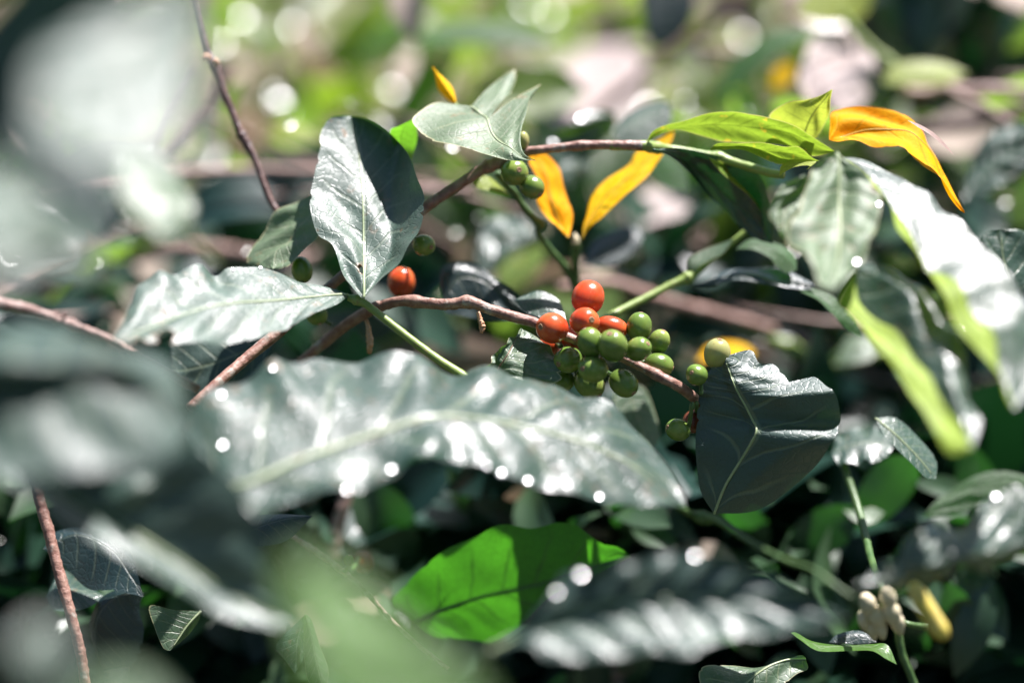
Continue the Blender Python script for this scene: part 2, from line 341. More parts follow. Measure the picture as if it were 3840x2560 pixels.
def leaf(root, parent, name, mid, rails, material, rib='rib', ribr=0.55, label=None, petiole=None, pmat=None, drops=(), dsize=1.6, tail=.93, **kw):
    """a blade with its raised midrib and (optional) petiole; kw goes to blade()"""
    v, f, uv, mg, mn = blade(mid, rails, **kw)
    o = mesh_obj(name, v, f, M[material], root, parent, uvs=uv)
    if label: o['label'] = label
    own = o if name == 'leaf' else parent
    if rib:
        k = max(4, int(len(mg)*tail)); r = np.linspace(ribr, ribr*.25, k)*.001
        for sgn in (1,):
            vv, ff = tube_world(mg[:k]+mn[:k]*r[:, None]*.25, r, 8)
            mesh_obj('midrib', vv, ff, M[rib], root, own)
    if petiole: stem('petiole', petiole, M[pmat or 'green_stem'], root, own, rough=.02)
    if drops:
        rel = v-CAM; dep = rel@FW; sx = 1176+(rel@RT)/dep/PX; sy = 784-(rel@UP)/dep/PX
        for q in drops:
            k = int(np.argmin((sx-q[0])**2+(sy-q[1])**2)); glint_cap(sx[k], sy[k], (dep[k]-FOCUS)*1000-1.2, dsize*rng.uniform(.35, .8), root, own, R=rng.uniform(9, 20))
    return o
def glint_cap(x, y, z, a, root, parent, R=24.0):
    """a flat cap added for a glint on the leaf (radius a mm, radius of curvature R mm) lying so that the sun glints in it"""
    c = P(x, y, z); vw = CAM-c; vw /= np.linalg.norm(vw); h = vw+SUN; h /= np.linalg.norm(h)
    h = h+rng.normal(0, .02, 3); h /= np.linalg.norm(h)
    t = np.cross(h, RT); t /= np.linalg.norm(t); b = np.cross(h, t); R *= .001; a *= .001
    vs = [c+h*.0]; rings, seg = 4, 14
    for i in range(1, rings+1):
        r = a*i/rings; dz = -(R-math.sqrt(R*R-r*r))
        for j in range(seg):
            q = 2*math.pi*j/seg; vs.append(c+h*dz+(t*math.cos(q)+b*math.sin(q))*r)
    for j in range(seg):
        q = 2*math.pi*j/seg; vs.append(c-h*.0012+(t*math.cos(q)+b*math.sin(q))*a*.9)
    fs = [(0, 1+j, 1+(j+1) % seg) for j in range(seg)]
    for i in range(rings):
        o0 = 1+i*seg; fs += [(o0+j, o0+seg+j, o0+seg+(j+1) % seg, o0+(j+1) % seg) for j in range(seg)]
    mesh_obj('leaf_glint', vs, fs, M['glint_gloss'], root, parent)  # added cap facing the sun, standing for a glint of the leaf itself
def lone_leaf(name, label, cat, mid, rails, material, group=None, **kw):
    t = thing(name, label, cat, *mid[0], group=group or ('coffee leaves around the fruiting branch' if name == 'coffee_leaf' else 'dead leaves in the bush')); leaf(t, t, 'blade', mid, rails, material, **kw); return t

def cherry(root, parent, x, y, z, rl, rs, axis, material, label=None, calyx=True, stalk=None, ridge=.02):
    """fruit with long radius rl and short radius rs (px); axis: direction of the calyx end in (right, up, to camera)"""
    s = scale_at(z); c = P(x, y, z); ax = axis[0]*RT+axis[1]*UP-axis[2]*FW; ax /= np.linalg.norm(ax)
    a = np.cross(ax, np.array([.3, .1, .95])); a /= np.linalg.norm(a); b = np.cross(ax, a)
    gl = np.random.default_rng(int(x*7+y)); lp = (gl.uniform(.01, .05), gl.uniform(0, 6), gl.uniform(.01, .03), gl.uniform(0, 6))
    n, m = 30, 36; vs, uv = [], []
    for i in range(n):
        th = math.pi*i/(n-1)
        for j in range(m):
            q = 2*math.pi*j/m; rr = math.sin(th)**.93*(1+ridge*math.cos(2*q)+lp[0]*math.cos(q+lp[1])*math.sin(th)+lp[2]*math.cos(3*q+lp[3])*math.sin(2*th))
            hh = math.cos(th)-.07*math.exp(-(th/.2)**2)
            vs.append(c+ax*hh*rl*s+(a*math.cos(q)+b*math.sin(q))*rr*rs*s); uv.append((abs(2*j/m-1), i/(n-1)))
    org_f = grid_faces(n, m, closed=True)
    o = mesh_obj('cherry', vs, [q[::-1] for q in org_f], M[material], root, parent, uvs=uv)
    if label: o['label'] = label
    if calyx:
        p, r = [], []
        R = .17*rs*s; cc = c+ax*rl*s*.955; V, F = [], []
        prof = [(R*1.25, -.02), (R*1.1, .035), (R*.85, .05), (R*.6, .03), (R*.42, -.02), (R*.25, .03), (R*.01, .07)]
        sg = 12; g = np.random.default_rng(int(x*3+y))
        for (q, h) in prof:
            for j in range(sg):
                an = 2*math.pi*j/sg; k = q*(1+.1*g.normal()); V.append(cc+ax*(h*rl*s*.9)+(a*math.cos(an)+b*math.sin(an))*k)
        mesh_obj('calyx', V, grid_faces(len(prof), sg, closed=True), M['calyx'], root, o)
    if stalk:
        e = P(*stalk); st = c-ax*rl*s*.9; ts = np.linspace(0, 1, 8)[:, None]
        vv, ff = tube_world(st*(1-ts)+e*ts-UP*.001*np.sin(ts*3.14), np.full(8, 5.0*s), 8, .05); mesh_obj('stalk', vv, ff, M['dark_stem'], root, o)
    return o
# ------------------------------------------------------------------ the fruiting branch with its cherries
fb = thing('fruiting_branch', 'brown coffee branch bearing the cluster of red and green cherries', 'branch', 1240, 745, 0)
stem('stem', [(690,832,40,11),(784,755,28,13),(850,712,18,14),(884,700,14,13),(934,691,8,12),(1018,699,4,13),(1078,694,2,13),(1118,708,0,12.5),(1168,724,0,13),(1231,742,2,12),
              (1300,772,4,11),(1370,800,4,11),(1430,822,0,11),(1478,845,-4,11),(1530,872,-8,12),(1568,893,-4,12),(1600,918,6,12),(1650,955,22,11),(1720,1010,40,10)], M['bark'], fb, rough=.045, n=150,
     nodes=((.335,1.28,.009),(.32,1.18,.008),(.235,1.3,.012),(.75,1.2,.01)))
R = 'ripe red cherry '; G = 'unripe green cherry '
CH = [ # x y z rl rs axis material label
 (1350,683,10,41,37,(.35,.75,-.35),'red',R+'at the top of the cluster'),
 (1268,753,-2,38,36,(-.72,.05,.66),'red',R+'at the left end of the cluster'),
 (1343,739,-9,38,33,(.38,.12,.9),'red',R+'in the middle facing the viewer'),
 (1405,751,3,38,25,(.93,-.25,.1),'red',R+'half hidden beside the green ones'),
 (1318,776,12,30,28,(-.3,-.4,.3),'red',None),(1262,792,14,26,24,(-.3,-.8,.2),'red',None),
 (1356,786,-15,36,31,(-.42,.86,.1),'green',G+'under the middle red one'),
 (1407,794,-20,39,35,(-.22,.72,.62),'green',G+'largest and foremost of the cluster'),
 (1468,750,2,34,29,(.12,.93,-.1),'green',G+'standing upright beside the red ones'),
 (1514,785,4,30,24,(.3,.82,.2),'green',G+'at the right edge of the cluster'),
 (1467,802,-12,32,28,(.62,.42,.62),'green',G+'with its brown tip turned right'),
 (1513,838,0,35,28,(.95,-.22,.12),'green',G+'lying along the stem at right'),
 (1362,847,-15,38,32,(-.68,.03,.7),'green',G+'with a round dark tip, lower left'),
 (1304,826,0,36,31,(-.55,-.25,.6),'green',G+'in shade behind the small leaf'),
 (1354,880,2,39,33,(.5,-.6,.3),'green',G+'dark and hidden at the bottom'),
 (1298,872,8,28,24,(-.4,-.8,.2),'green',None),
 (1432,880,-10,37,31,(.62,-.6,.5),'green',G+'hanging lowest below the stem')]
for (x,y,z,rl,rs,ax,mm,lb) in CH:
    st = (1300+.55*(x-1300)+10, 780+.5*(y-790)+15, 6)
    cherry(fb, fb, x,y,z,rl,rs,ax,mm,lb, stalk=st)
cherry(fb, fb, 922,649,46,36,31,(.15,.95,.1),'red',R+'alone at the left bend of the branch', stalk=(915,690,12))
cherry(fb, fb, 727,722,25,26,25,(.3,-.8,.3),'green',G+'dark under the pale left leaf', stalk=(760,745,30))
cherry(fb, fb, 1648,812,4,36,31,(.1,.9,.3),'turn','cherry turning pale yellow behind the folded leaf', stalk=(1625,890,10))
cherry(fb, fb, 1600,860,-6,27,25,(-.55,.2,.8),'green',G+'with a pale face beside the folded leaf', stalk=(1610,905,-6))
cherry(fb, fb, 1557,987,2,30,26,(-.85,.25,.4),'green',G+'hanging apart under the branch', stalk=(1590,925,-6))
cherry(fb, fb, 1592,968,12,27,24,(-.3,-.8,.2),'rust','brown cherry behind the lone green one', stalk=(1600,925,0))
v = []
stem('flower_stub', [(1098,716,4,4),(1103,735,4,5),(1108,752,4,7),(1105,764,3,3)], M['budo'], fb, rough=.2)
stem('flower_stub', [(838,725,22,4),(846,752,20,5),(850,785,18,8),(848,812,18,4)], M['budo'], fb, rough=.2)
leaf(fb, fb, 'leaf', [(1132,905,6),(1144,850,0),(1168,807,-4),(1186,775,-5),(1196,754,-2)],
     [(-1,-4,[(1095,875),(1118,837),(1150,797),(1181,777)]),(1,7,[(1275,880),(1288,857),(1285,824),(1266,798),(1251,792),(1230,768)])], 'satin', aim=(0,.9), rib='bark', ribr=.4, quilt=.7, wave=1.3, lump=1.3, seed=3,
     label='small green leaf with an orange fleck against the cluster')

# ------------------------------------------------------------------ leafy shoot: the upright leaf and the pale left leaf on one green stem
ls = thing('leafy_shoot', 'green shoot with an upright glossy leaf and a pale drooping leaf', 'shoot', 820, 688, -6)
stem('stem', [(800,683,-6,8),(822,690,-6,11),(845,702,-6,9),(900,745,-8,9),(960,792,-10,10),(1010,828,-12,10),(1065,864,-14,11),(1130,915,-18,11),(1180,960,-18,11)], M['green_stem'], ls, rough=.03, nodes=((.1,1.25,.03),))
leaf(ls, ls, 'leaf', [(834,686,-6),(834,656,-3),(838,590,4),(839,523,12),(834,434,22),(827,367,28),(817,300,33),(807,267,34)],
     [(-1,-7,[(824,678),(806,655),(784,623),(765,560),(730,536),(713,490),(712,454),(720,410),(730,360),(737,334),(734,317),(745,285),(762,270),(785,266)]),
      (.62,6,[(842,672),(880,625),(905,580),(901,523),(894,474),(901,410),(917,334),(895,304),(850,275)]),
      (1,-15,[(844,675),(870,650),(917,603),(945,560),(964,523),(974,477),(971,434),(947,380),(925,335),(893,302),(850,277)])],
     'sheen', aim=(0,.15), quilt=.6, nv=7, lump=1.0, wave=.5, seed=5, ribr=.6, label='upright glossy leaf with a dark folded strip down its side')
leaf(ls, ls, 'leaf', [(802,682,-6),(784,676,-9),(650,686,-26),(500,702,-46),(367,737,-64),(300,765,-74),(258,778,-80)],
     [(1,14,[(784,671),(734,663),(684,646),(640,625),(600,613),(560,614),(520,613),(494,630),(460,611),(430,622),(400,633),(370,620),(340,640),(317,652),(300,700),(272,750)]),
      (-1,-14,[(784,692),(760,705),(734,716),(690,738),(650,757),(567,780),(467,786),(384,786),(320,792),(285,790)])],
     'sheen', quilt=.8, nv=8, wave=.7, lump=1.0, seed=6, ribr=.6, label='pale drooping leaf with a wavy upper edge',
     drops=((535,618,0),(600,615,0)), dsize=1.0)

# ------------------------------------------------------------------ long branch arching behind, its right end green with young leaves
lb = thing('arching_branch', 'long reddish branch arching behind the leaves into green young growth', 'branch', 980, 475, 20)
stem('stem', [(436,938,-18,12),(500,880,-10,13),(567,822,0,13),(640,762,8,14),(720,690,14,12),(800,622,18,12),(880,552,22,12),(980,474,24,13),(1060,420,26,13),(1110,388,27,13),(1150,370,26,14),
              (1200,351,25,11),(1260,342,24,10),(1344,334,24,10.5),(1420,333,24,10.5),(1475,335,24,12)], M['bark'], lb, rough=.035, n=150, nodes=((.62,1.3,.012),(.655,1.2,.01),(.855,1.2,.01)))
stem('green_tip', [(1400,334,24,10.8),(1475,335,26,12.4),(1496,338,30,14),(1530,342,34,11),(1568,347,35,10),(1628,358,34,11),(1650,362,34,15),(1680,371,32,10),(1730,386,28,10),(1768,397,24,10),(1800,402,20,9)], M['green_stem'], lb, rough=.03, nodes=((.25,1.2,.02),))
leaf(lb, lb, 'leaf', [(1484,330,6),(1501,309,7),(1530,298,8),(1600,288,6),(1700,288,4),(1800,305,0),(1868,330,-4),(1918,348,-8)],
     [(1,-5,[(1499,304),(1530,288),(1568,280),(1628,262),(1685,255),(1741,262),(1781,274),(1825,291),(1868,317)]),
      (-1,2,[(1502,316),(1535,303),(1568,301),(1635,320),(1661,326),(1735,329),(1801,335),(1861,358)])],
     'young', face='under', aim=(0,-.35), zoff=18, quilt=.3, lump=.6, seed=8, rib=None, label='arched yellow green leaf seen from below with brown blotches')
leaf(lb, lb, 'leaf', [(1628,346,0),(1650,336,-2),(1701,337,-4),(1741,342,-5),(1801,352,-7),(1850,362,-8),(1884,370,-10)],
     [(1,-3,[(1640,335),(1661,329),(1735,328),(1801,337),(1835,337),(1868,362)]),(-1,2,[(1650,345),(1701,344),(1741,356),(1788,378),(1840,376)])],
     'young', face='under', aim=(0,-.4), zoff=18, lump=.5, seed=9, rib=None, label='narrower yellow green leaf under the arched one')
leaf(lb, lb, 'leaf', [(1790,404,-8),(1800,385,-8),(1825,374,-9),(1850,372,-10),(1868,378,-12),(1852,390,-14)],
     [(1,3,[(1795,380),(1822,368),(1852,366),(1875,372)]),(-1,-2,[(1803,395),(1826,384),(1848,380),(1860,382)])], 'lime', face='under', zoff=18, rib=None, seed=10, N=24, K=14)
leaf(lb, lb, 'leaf', [(1500,344,8),(1540,352,22),(1600,385,38),(1660,440,46),(1720,495,46),(1760,535,44),(1775,560,42)],
     [(1,4,[(1540,340),(1600,345),(1680,365),(1740,400),(1765,450),(1778,500)]),(-1,-4,[(1540,360),(1570,385),(1620,440),(1660,480),(1700,520),(1740,550)])],
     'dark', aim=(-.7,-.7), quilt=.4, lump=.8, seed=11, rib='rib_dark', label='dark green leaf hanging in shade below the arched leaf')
leaf(lb, lb, 'leaf', [(1628,362,2),(1655,385,16),(1690,410,24),(1725,440,28),(1752,475,30),(1775,515,30)],
     [(1,5,[(1670,378),(1712,405),(1745,440),(1765,475)]),(-1,-7,[(1650,388),(1683,418),(1718,450),(1748,485)])],
     'young', zoff=14, rib=None, seed=12, lump=.3, label='narrow yellow rimmed leaf edge on the dark leaf')
leaf(lb, lb, 'leaf', [(1080,246,34),(1090,250,30),(1105,263,26),(1118,274,22),(1128,300,16),(1145,322,11),(1161,338,7),(1195,356,2),(1232,369,-2)],
     [(-1,-6,[(1040,243,36),(1001,242,33),(971,254,27),(947,272,20),(960,292,15),(991,320,10),(1051,338,6),(1118,354,3),(1178,369,0)])],
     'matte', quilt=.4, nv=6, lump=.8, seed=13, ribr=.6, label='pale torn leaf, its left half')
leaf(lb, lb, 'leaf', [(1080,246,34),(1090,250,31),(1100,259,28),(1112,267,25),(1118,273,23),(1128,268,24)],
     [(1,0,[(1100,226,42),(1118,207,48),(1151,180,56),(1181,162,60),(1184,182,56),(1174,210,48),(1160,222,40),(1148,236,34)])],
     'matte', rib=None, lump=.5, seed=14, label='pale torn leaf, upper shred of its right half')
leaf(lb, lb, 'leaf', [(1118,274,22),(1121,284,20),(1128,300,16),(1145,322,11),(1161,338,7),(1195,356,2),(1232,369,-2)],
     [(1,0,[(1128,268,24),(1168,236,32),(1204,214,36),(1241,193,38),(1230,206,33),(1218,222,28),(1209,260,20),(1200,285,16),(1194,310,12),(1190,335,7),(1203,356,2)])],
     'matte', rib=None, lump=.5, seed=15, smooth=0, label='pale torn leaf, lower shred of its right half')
leaf(lb, lb, 'leaf', [(948,274,22),(930,290,26),(920,315,32),(925,345,38),(938,385,42)],
     [(1,6,[(957,290),(958,320),(950,350)]),(-1,-3,[(915,290),(896,300),(905,335)])], 'bgreen', rib=None, seed=16, N=24, K=14, label='small green leaf stub behind the upright leaf')
leaf(lb, lb, 'leaf', [(1048,243,42),(1040,225,42),(1024,205,42),(1008,180,42),(994,153,42)],
     [(1,6,[(1051,220),(1044,195),(1028,178),(1010,165)]),(-1,6,[(1030,238),(1012,225),(998,205),(995,175)])], 'yellow', rib=None, seed=17, N=26, K=16, curl=-2,
     label='small yellow leaf bud standing behind the torn leaf', petiole=[(1048,238,42,4),(1050,255,40,4),(1060,280,36,4)])
leaf(lb, lb, 'leaf', [(735,462,26),(687,523,26),(660,552,24),(644,572,22),(634,596,18),(627,618,14)],
     [(-1,10,[(714,449),(676,465),(634,486),(608,530),(576,568),(564,600),(592,612)]),(1,-8,[(735,500),(731,540),(705,570),(684,592),(660,612)])],
     'matte', rib=None, lump=.8, seed=18, smooth=1, label='folded leaf hanging half behind the upright leaf')
cherry(lb, lb, 974,562,22,27,25,(.5,-.2,.5),'green', G+'peeping out behind the upright leaf', stalk=(940,520,24))
cherry(lb, lb, 694,620,22,32,24,(.25,-.9,.2),'green', G+'between the two left leaves', stalk=(700,690,16))
cherry(lb, lb, 1181,397,22,33,31,(.35,.1,.9),'green', G+'shining under the torn leaf', stalk=(1155,374,26))
cherry(lb, lb, 1222,430,24,30,28,(.5,-.5,.4),'green', G+'dark beside the orange leaf', stalk=(1170,380,26))
cherry(lb, lb, 1201,324,24,22,14,(0,.9,.2),'turn', None, stalk=(1199,348,22))

# ------------------------------------------------------------------ twig with two orange young leaves
ot = thing('orange_tipped_twig', 'green twig carrying two small orange leaves', 'twig', 1322, 640, 80)
stem('stem', [(1326,548,66,6),(1322,570,68,11),(1322,600,72,9),(1323,650,80,10),(1330,720,90,10)], M['dark_stem'], ot)
stem('stem', [(1141,397,40,8),(1165,425,44,8),(1180,440,46,8),(1194,464,50,8),(1222,498,54,9),(1241,516,58,11),(1236,535,60,8),(1262,572,66,8),(1304,623,74,9),(1320,655,80,9)], M['dark_stem'], ot, nodes=((.55,1.35,.03),))
stem('bud', [(1322,560,64,9),(1322,548,64,8),(1318,536,64,3)], M['bud'], ot)
leaf(ot, ot, 'leaf', [(1306,547,64),(1290,520,62),(1265,460,56),(1255,410,52),(1245,365,48),(1232,352,46)],
     [(-1,-3,[(1278,520),(1258,500),(1232,460),(1242,425),(1222,390),(1214,374),(1218,358)]),(1,4,[(1312,520),(1314,494),(1305,455),(1294,424),(1286,388),(1270,368),(1252,356)])],
     'orange', aim=(0,.75), rib='rib_gold', ribr=.5, quilt=.2, lump=.8, seed=20, label='orange young leaf hanging from under the torn leaf')
leaf(ot, ot, 'leaf', [(1338,550,66),(1350,510,64),(1390,455,62),(1440,410,60),(1490,365,60),(1530,325,60),(1548,300,60)],
     [(-1,4,[(1340,520),(1358,457),(1394,410),(1444,377),(1461,352),(1500,330)]),(1,-4,[(1360,515),(1384,494),(1434,454),(1484,407),(1518,362),(1540,325)])],
     'yellow', aim=(.2,.35), rib='rib_gold', ribr=.5, quilt=.2, lump=.8, seed=21, label='yellow orange young leaf leaning right')
leaf(ot, ot, 'leaf', [(1176,452,46),(1150,436,44),(1120,424,42),(1084,418,42)],
     [(1,3,[(1150,428),(1122,405),(1100,406)]),(-1,-2,[(1150,446),(1120,438),(1098,432)])], 'lime', rib=None, seed=22, N=20, K=12, label='tiny lime leaf budding from the twig')

# ------------------------------------------------------------------ green shoot right of the cluster
gs = thing('green_shoot', 'slim green shoot rising right of the cherries with narrow leaves', 'shoot', 1398, 728, 40)
stem('stem', [(1380,738,36,9),(1420,716,42,9),(1484,684,48,9),(1540,655,52,9),(1580,638,54,11),(1606,620,54,8),(1651,583,54,7),(1690,550,52,7),(1715,528,52,6)], M['green_stem'], gs, nodes=((.5,1.4,.03),))
leaf(gs, gs, 'leaf', [(1590,655,54),(1620,648,54),(1668,634,54),(1740,632,52),(1801,640,50),(1850,652,48),(1878,656,46)],
     [(1,7,[(1611,650),(1640,632),(1668,620),(1718,616),(1785,616),(1835,633)]),(-1,-3,[(1640,658),(1668,647),(1718,640),(1761,653),(1801,661),(1852,664)])],
     'dark', rib=None, seed=23, lump=.5, label='narrow leaf, pale at its base and black beyond')
leaf(gs, gs, 'leaf', [(1826,660,50),(1868,675,46),(1905,700,42),(1940,730,40),(1965,755,40),(1980,775,40)],
     [(1,4,[(1868,662),(1908,676),(1935,700),(1962,728)]),(-1,-2,[(1845,672),(1880,690),(1915,725),(1945,755)])], 'vivid', face='under', rib=None, seed=24, label='bright green leaf strip behind the drooping grey leaf')
leaf(gs, gs, 'leaf', [(1690,572,54),(1728,562,54),(1765,568,52),(1800,585,50),(1830,620,48)],
     [(1,6,[(1721,550),(1757,552),(1801,566),(1826,590)]),(-1,-3,[(1728,573),(1765,590),(1785,612),(1808,626)])], 'vivid', face='under', rib=None, seed=25, label='bright green leaf with yellow spots behind the grey leaf')
leaf(gs, gs, 'leaf', [(1582,636,54),(1592,606,54),(1620,590,54),(1655,575,52),(1685,548,50)],
     [(1,4,[(1581,598),(1611,576),(1655,560)]),(-1,-3,[(1600,615),(1630,598),(1662,580)])], 'satin', rib=None, seed=26, N=24, K=14, label='small curled grey green leaf on the shoot')

# ------------------------------------------------------------------ leaves of the plane of focus on the right
lone_leaf('coffee_leaf', 'big orange dying leaf with curled dry grey tips', 'leaf',
     [(1904,322,0),(1940,308,2),(1985,299,3),(2040,301,3),(2088,303,1),(2118,325,-2),(2145,360,-4),(2168,415,-6),(2195,460,-8),(2216,490,-8)],
     [(1,10,[(1906,290),(1908,258),(1930,248),(1952,243),(1985,243),(2045,258),(2088,277),(2112,298),(2128,330),(2150,368),(2172,415),(2196,458)]),
      (-1,-9,[(1925,326),(1968,320),(2012,337),(2068,340),(2088,354),(2108,372),(2135,392),(2158,412),(2180,445)])],
     'orange', zoff=16, rib='rib_gold', ribr=.35, quilt=.3, lump=1.2, seed=30)
lone_leaf('coffee_leaf', 'thin dry brown leaf strip trailing off the orange leaf', 'leaf',
     [(2084,276,4),(2110,288,4),(2140,306,3),(2165,328,2),(2192,357,0)], [(1,2,[(2112,286),(2143,304),(2168,327)]),(-1,-2,[(2108,292),(2137,310),(2162,331)])], 'dry', rib=None, seed=31, N=24, K=12)
lone_leaf('coffee_leaf', 'pointed lime leaf standing behind the arched leaf', 'leaf',
     [(1840,330,16),(1852,300,18),(1868,265,20),(1890,235,22),(1912,205,24)],
     [(-1,2,[(1790,300),(1766,268),(1801,238),(1852,228),(1888,217)]),(1,3,[(1875,317),(1895,287),(1905,260),(1908,235)])], 'lime', face='under', aim=(-.2,-.8), rib='rib_young', ribr=.3, lump=.6, seed=32)
lone_leaf('coffee_leaf', 'grey green leaf drooping point down in front of the white leaf', 'leaf',
     [(1922,354,-58),(1926,390,-58),(1930,434,-60),(1933,480,-63),(1934,520,-67),(1930,570,-73),(1922,620,-80),(1910,668,-88)],
     [(-1,-4,[(1895,362),(1868,385),(1852,430),(1838,480),(1815,510),(1812,550),(1852,596),(1872,630),(1888,660)]),(1,-2,[(1942,364),(1978,390),(2012,424),(2025,467),(2015,515),(2002,546),(1982,590),(1952,618),(1940,640)])],
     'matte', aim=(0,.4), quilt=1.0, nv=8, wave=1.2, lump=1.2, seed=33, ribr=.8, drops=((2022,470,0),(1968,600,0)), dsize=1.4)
lone_leaf('coffee_leaf', 'round pale leaf lobe left of the drooping grey leaf', 'leaf',
     [(1850,400,-48),(1826,430,-48),(1805,480,-50),(1800,520,-54),(1806,548,-58)],
     [(-1,-2,[(1801,424),(1775,460),(1770,495),(1782,525)]),(1,3,[(1860,430),(1860,490),(1840,540)])], 'matte', quilt=.5, lump=1, seed=34, rib=None)
t = thing('coffee_leaf', 'long leaf blazing white in the sun, yellow green underside showing', 'leaf', 1938, 362, -64, 'coffee leaves around the fruiting branch')
edge = [(1938,362,-40),(1975,383,-40),(2012,424,-44),(2042,467,-50),(2085,525,-54),(2115,590,-56),(2132,623,-58),(2178,636,-60),(2212,663,-62),(2225,703,-62),(2249,736,-62),(2279,753,-62),(2289,790,-62),(2289,833,-63),(2303,873,-64),(2330,940,-66)]
leaf(t, t, 'blade', edge,
     [(1,20,[(1968,364),(2035,390),(2088,424),(2135,444),(2165,480),(2202,504),(2249,553),(2295,606),(2342,663),(2372,740),(2385,820),(2370,890)])],
     'glow', aim=(-.55,.3), zoff=-24, quilt=.5, nv=11, wave=.6, kw=6, lump=.5, seed=35, rib=None, smooth=1)
leaf(t, t, 'rolled_margin', edge,
     [(-1,-6,[(1962,380),(2000,425),(2040,462),(2058,523),(2100,570),(2142,636),(2172,683),(2192,740),(2235,792),(2275,832),(2302,866),(2312,905)])],
     'margin', face='under', aim=(-.55,.3), zoff=-24.5, lump=.4, seed=35, rib=None, K=16)
t = thing('coffee_leaf', 'long leaf with a dark face, white rim and yellow green rolled margin', 'leaf', 1965, 620, -86, 'coffee leaves around the fruiting branch')
edge = [(1965,620,-34),(1972,690,-36),(2012,736,-38),(2062,763,-40),(2102,823,-42),(2135,860,-44),(2155,907,-46),(2185,950,-48),(2215,985,-50),(2232,1030,-52)]
leaf(t, t, 'blade', edge,
     [(.6,0,[(1975,615),(2018,634),(2062,656),(2095,690),(2104,725),(2135,770),(2168,817),(2178,873),(2202,917),(2220,960)]),
      (1,8,[(1985,605),(2048,620),(2102,650),(2152,673),(2178,710),(2198,763),(2215,800),(2218,843),(2224,907),(2246,950),(2246,990)])],
     'wet', aim=(-.6,.35), zoff=-52, quilt=.5, nv=9, wave=.6, kw=5, lump=.6, seed=36, rib=None, smooth=1, drops=((2155,675,0),(2203,763,0)), dsize=1.8)
leaf(t, t, 'rolled_margin', edge,
     [(1,-7,[(1925,690),(1945,712),(1978,750),(2002,787),(2028,817),(2058,847),(2088,897),(2118,940),(2148,992),(2180,1040)])],
     'margin', face='under', aim=(-.6,.35), zoff=-52.5, lump=.4, seed=36, rib=None, K=16)
lone_leaf('coffee_leaf', 'dark veined leaf at the right border behind the white leaf', 'leaf',
     [(2340,820,30),(2330,740,30),(2318,660,30),(2305,590,30),(2300,528,34)],
     [(-1,4,[(2300,740),(2270,670),(2250,600),(2252,552),(2272,533)]),(1,6,[(2420,740),(2440,660),(2420,580),(2360,533)])], 'leaf', quilt=.9, lump=1.2, seed=37)
lone_leaf('coffee_leaf', 'dark leaf folded into sharp pleats right of the cherries', 'leaf',
     [(1640,1180,2),(1668,1113,-2),(1711,1043,-5),(1738,994,-8),(1731,968,-3.5),(1718,940,-3.5),(1702,912,-3),(1696,900,-3),(1690,888,-3),(1685,876,-3),(1680,865,-2),(1676,854,-2),(1673,844,-1),(1669,834,-1),(1665,818,0)],
     [(-1,0,[(1610,1130,3),(1600,1060,2),(1598,1000,2),(1601,970,2),(1601,950,2),(1604,920,2),(1606,908,2),(1608,896,2),(1612,882,2),(1618,868,2),(1626,855,2),(1636,843,2),(1648,832,1)]),
      (-.24,0,[(1653,1115,-1),(1690,1045,-3),(1717,988,-4),(1709,962,0),(1697,938,0),(1681,912,0),(1675,900,0),(1670,888,0),(1666,876,0),(1662,866,1),(1659,855,1),(1658,845,1),(1658,833,1)]),
      (.45,0,[(1700,1130,-4),(1775,1060,-9),(1850,1006,-13),(1852,976,-8),(1832,948,-9),(1791,914,-10),(1780,902,-8),(1768,890,-6),(1756,878,-4),(1744,866,-3),(1733,856,-1),(1722,845,1),(1704,832,2)]),
      (1,0,[(1745,1168,0),(1865,1080,-8),(1914,1010,-15),(1930,972,-9),(1927,934,-11),(1919,904,-12),(1900,890,-9),(1866,864,-3),(1826,888,-5),(1800,864,0),(1778,836,4),(1744,834,2),(1723,804,6)])],
     'fold', quilt=.5, nv=9, lump=.3, wave=.4, kw=5, seed=38, ribr=.6, smooth=1, N=110, K=50)
lone_leaf('coffee_leaf', 'navy leaf in shade behind the fruiting branch', 'leaf',
     [(1020,700,50),(1050,640,52),(1100,640,54),(1160,680,52),(1240,730,40)],
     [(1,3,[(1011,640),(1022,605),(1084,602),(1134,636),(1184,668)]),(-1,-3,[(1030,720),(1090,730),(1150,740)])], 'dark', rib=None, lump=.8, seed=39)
lone_leaf('coffee_leaf', 'grey green leaf just behind the left red cherries', 'leaf',
     [(1180,690,28),(1215,690,28),(1250,700,26),(1300,735,22)], [(1,6,[(1205,678),(1240,668),(1284,690)]),(-1,-3,[(1210,715),(1250,732),(1280,745)])], 'leaf', rib=None, seed=40, N=24, K=16)
lone_leaf('coffee_leaf', 'dark green leaf under the pale drooping leaf', 'leaf',
     [(640,770,34),(580,800,34),(500,830,34),(430,850,34),(390,850,34)],
     [(1,5,[(600,760),(500,770),(400,780)]),(-1,-3,[(610,840),(540,890),(440,900)])], 'near', rib=None, lump=.6, seed=41)
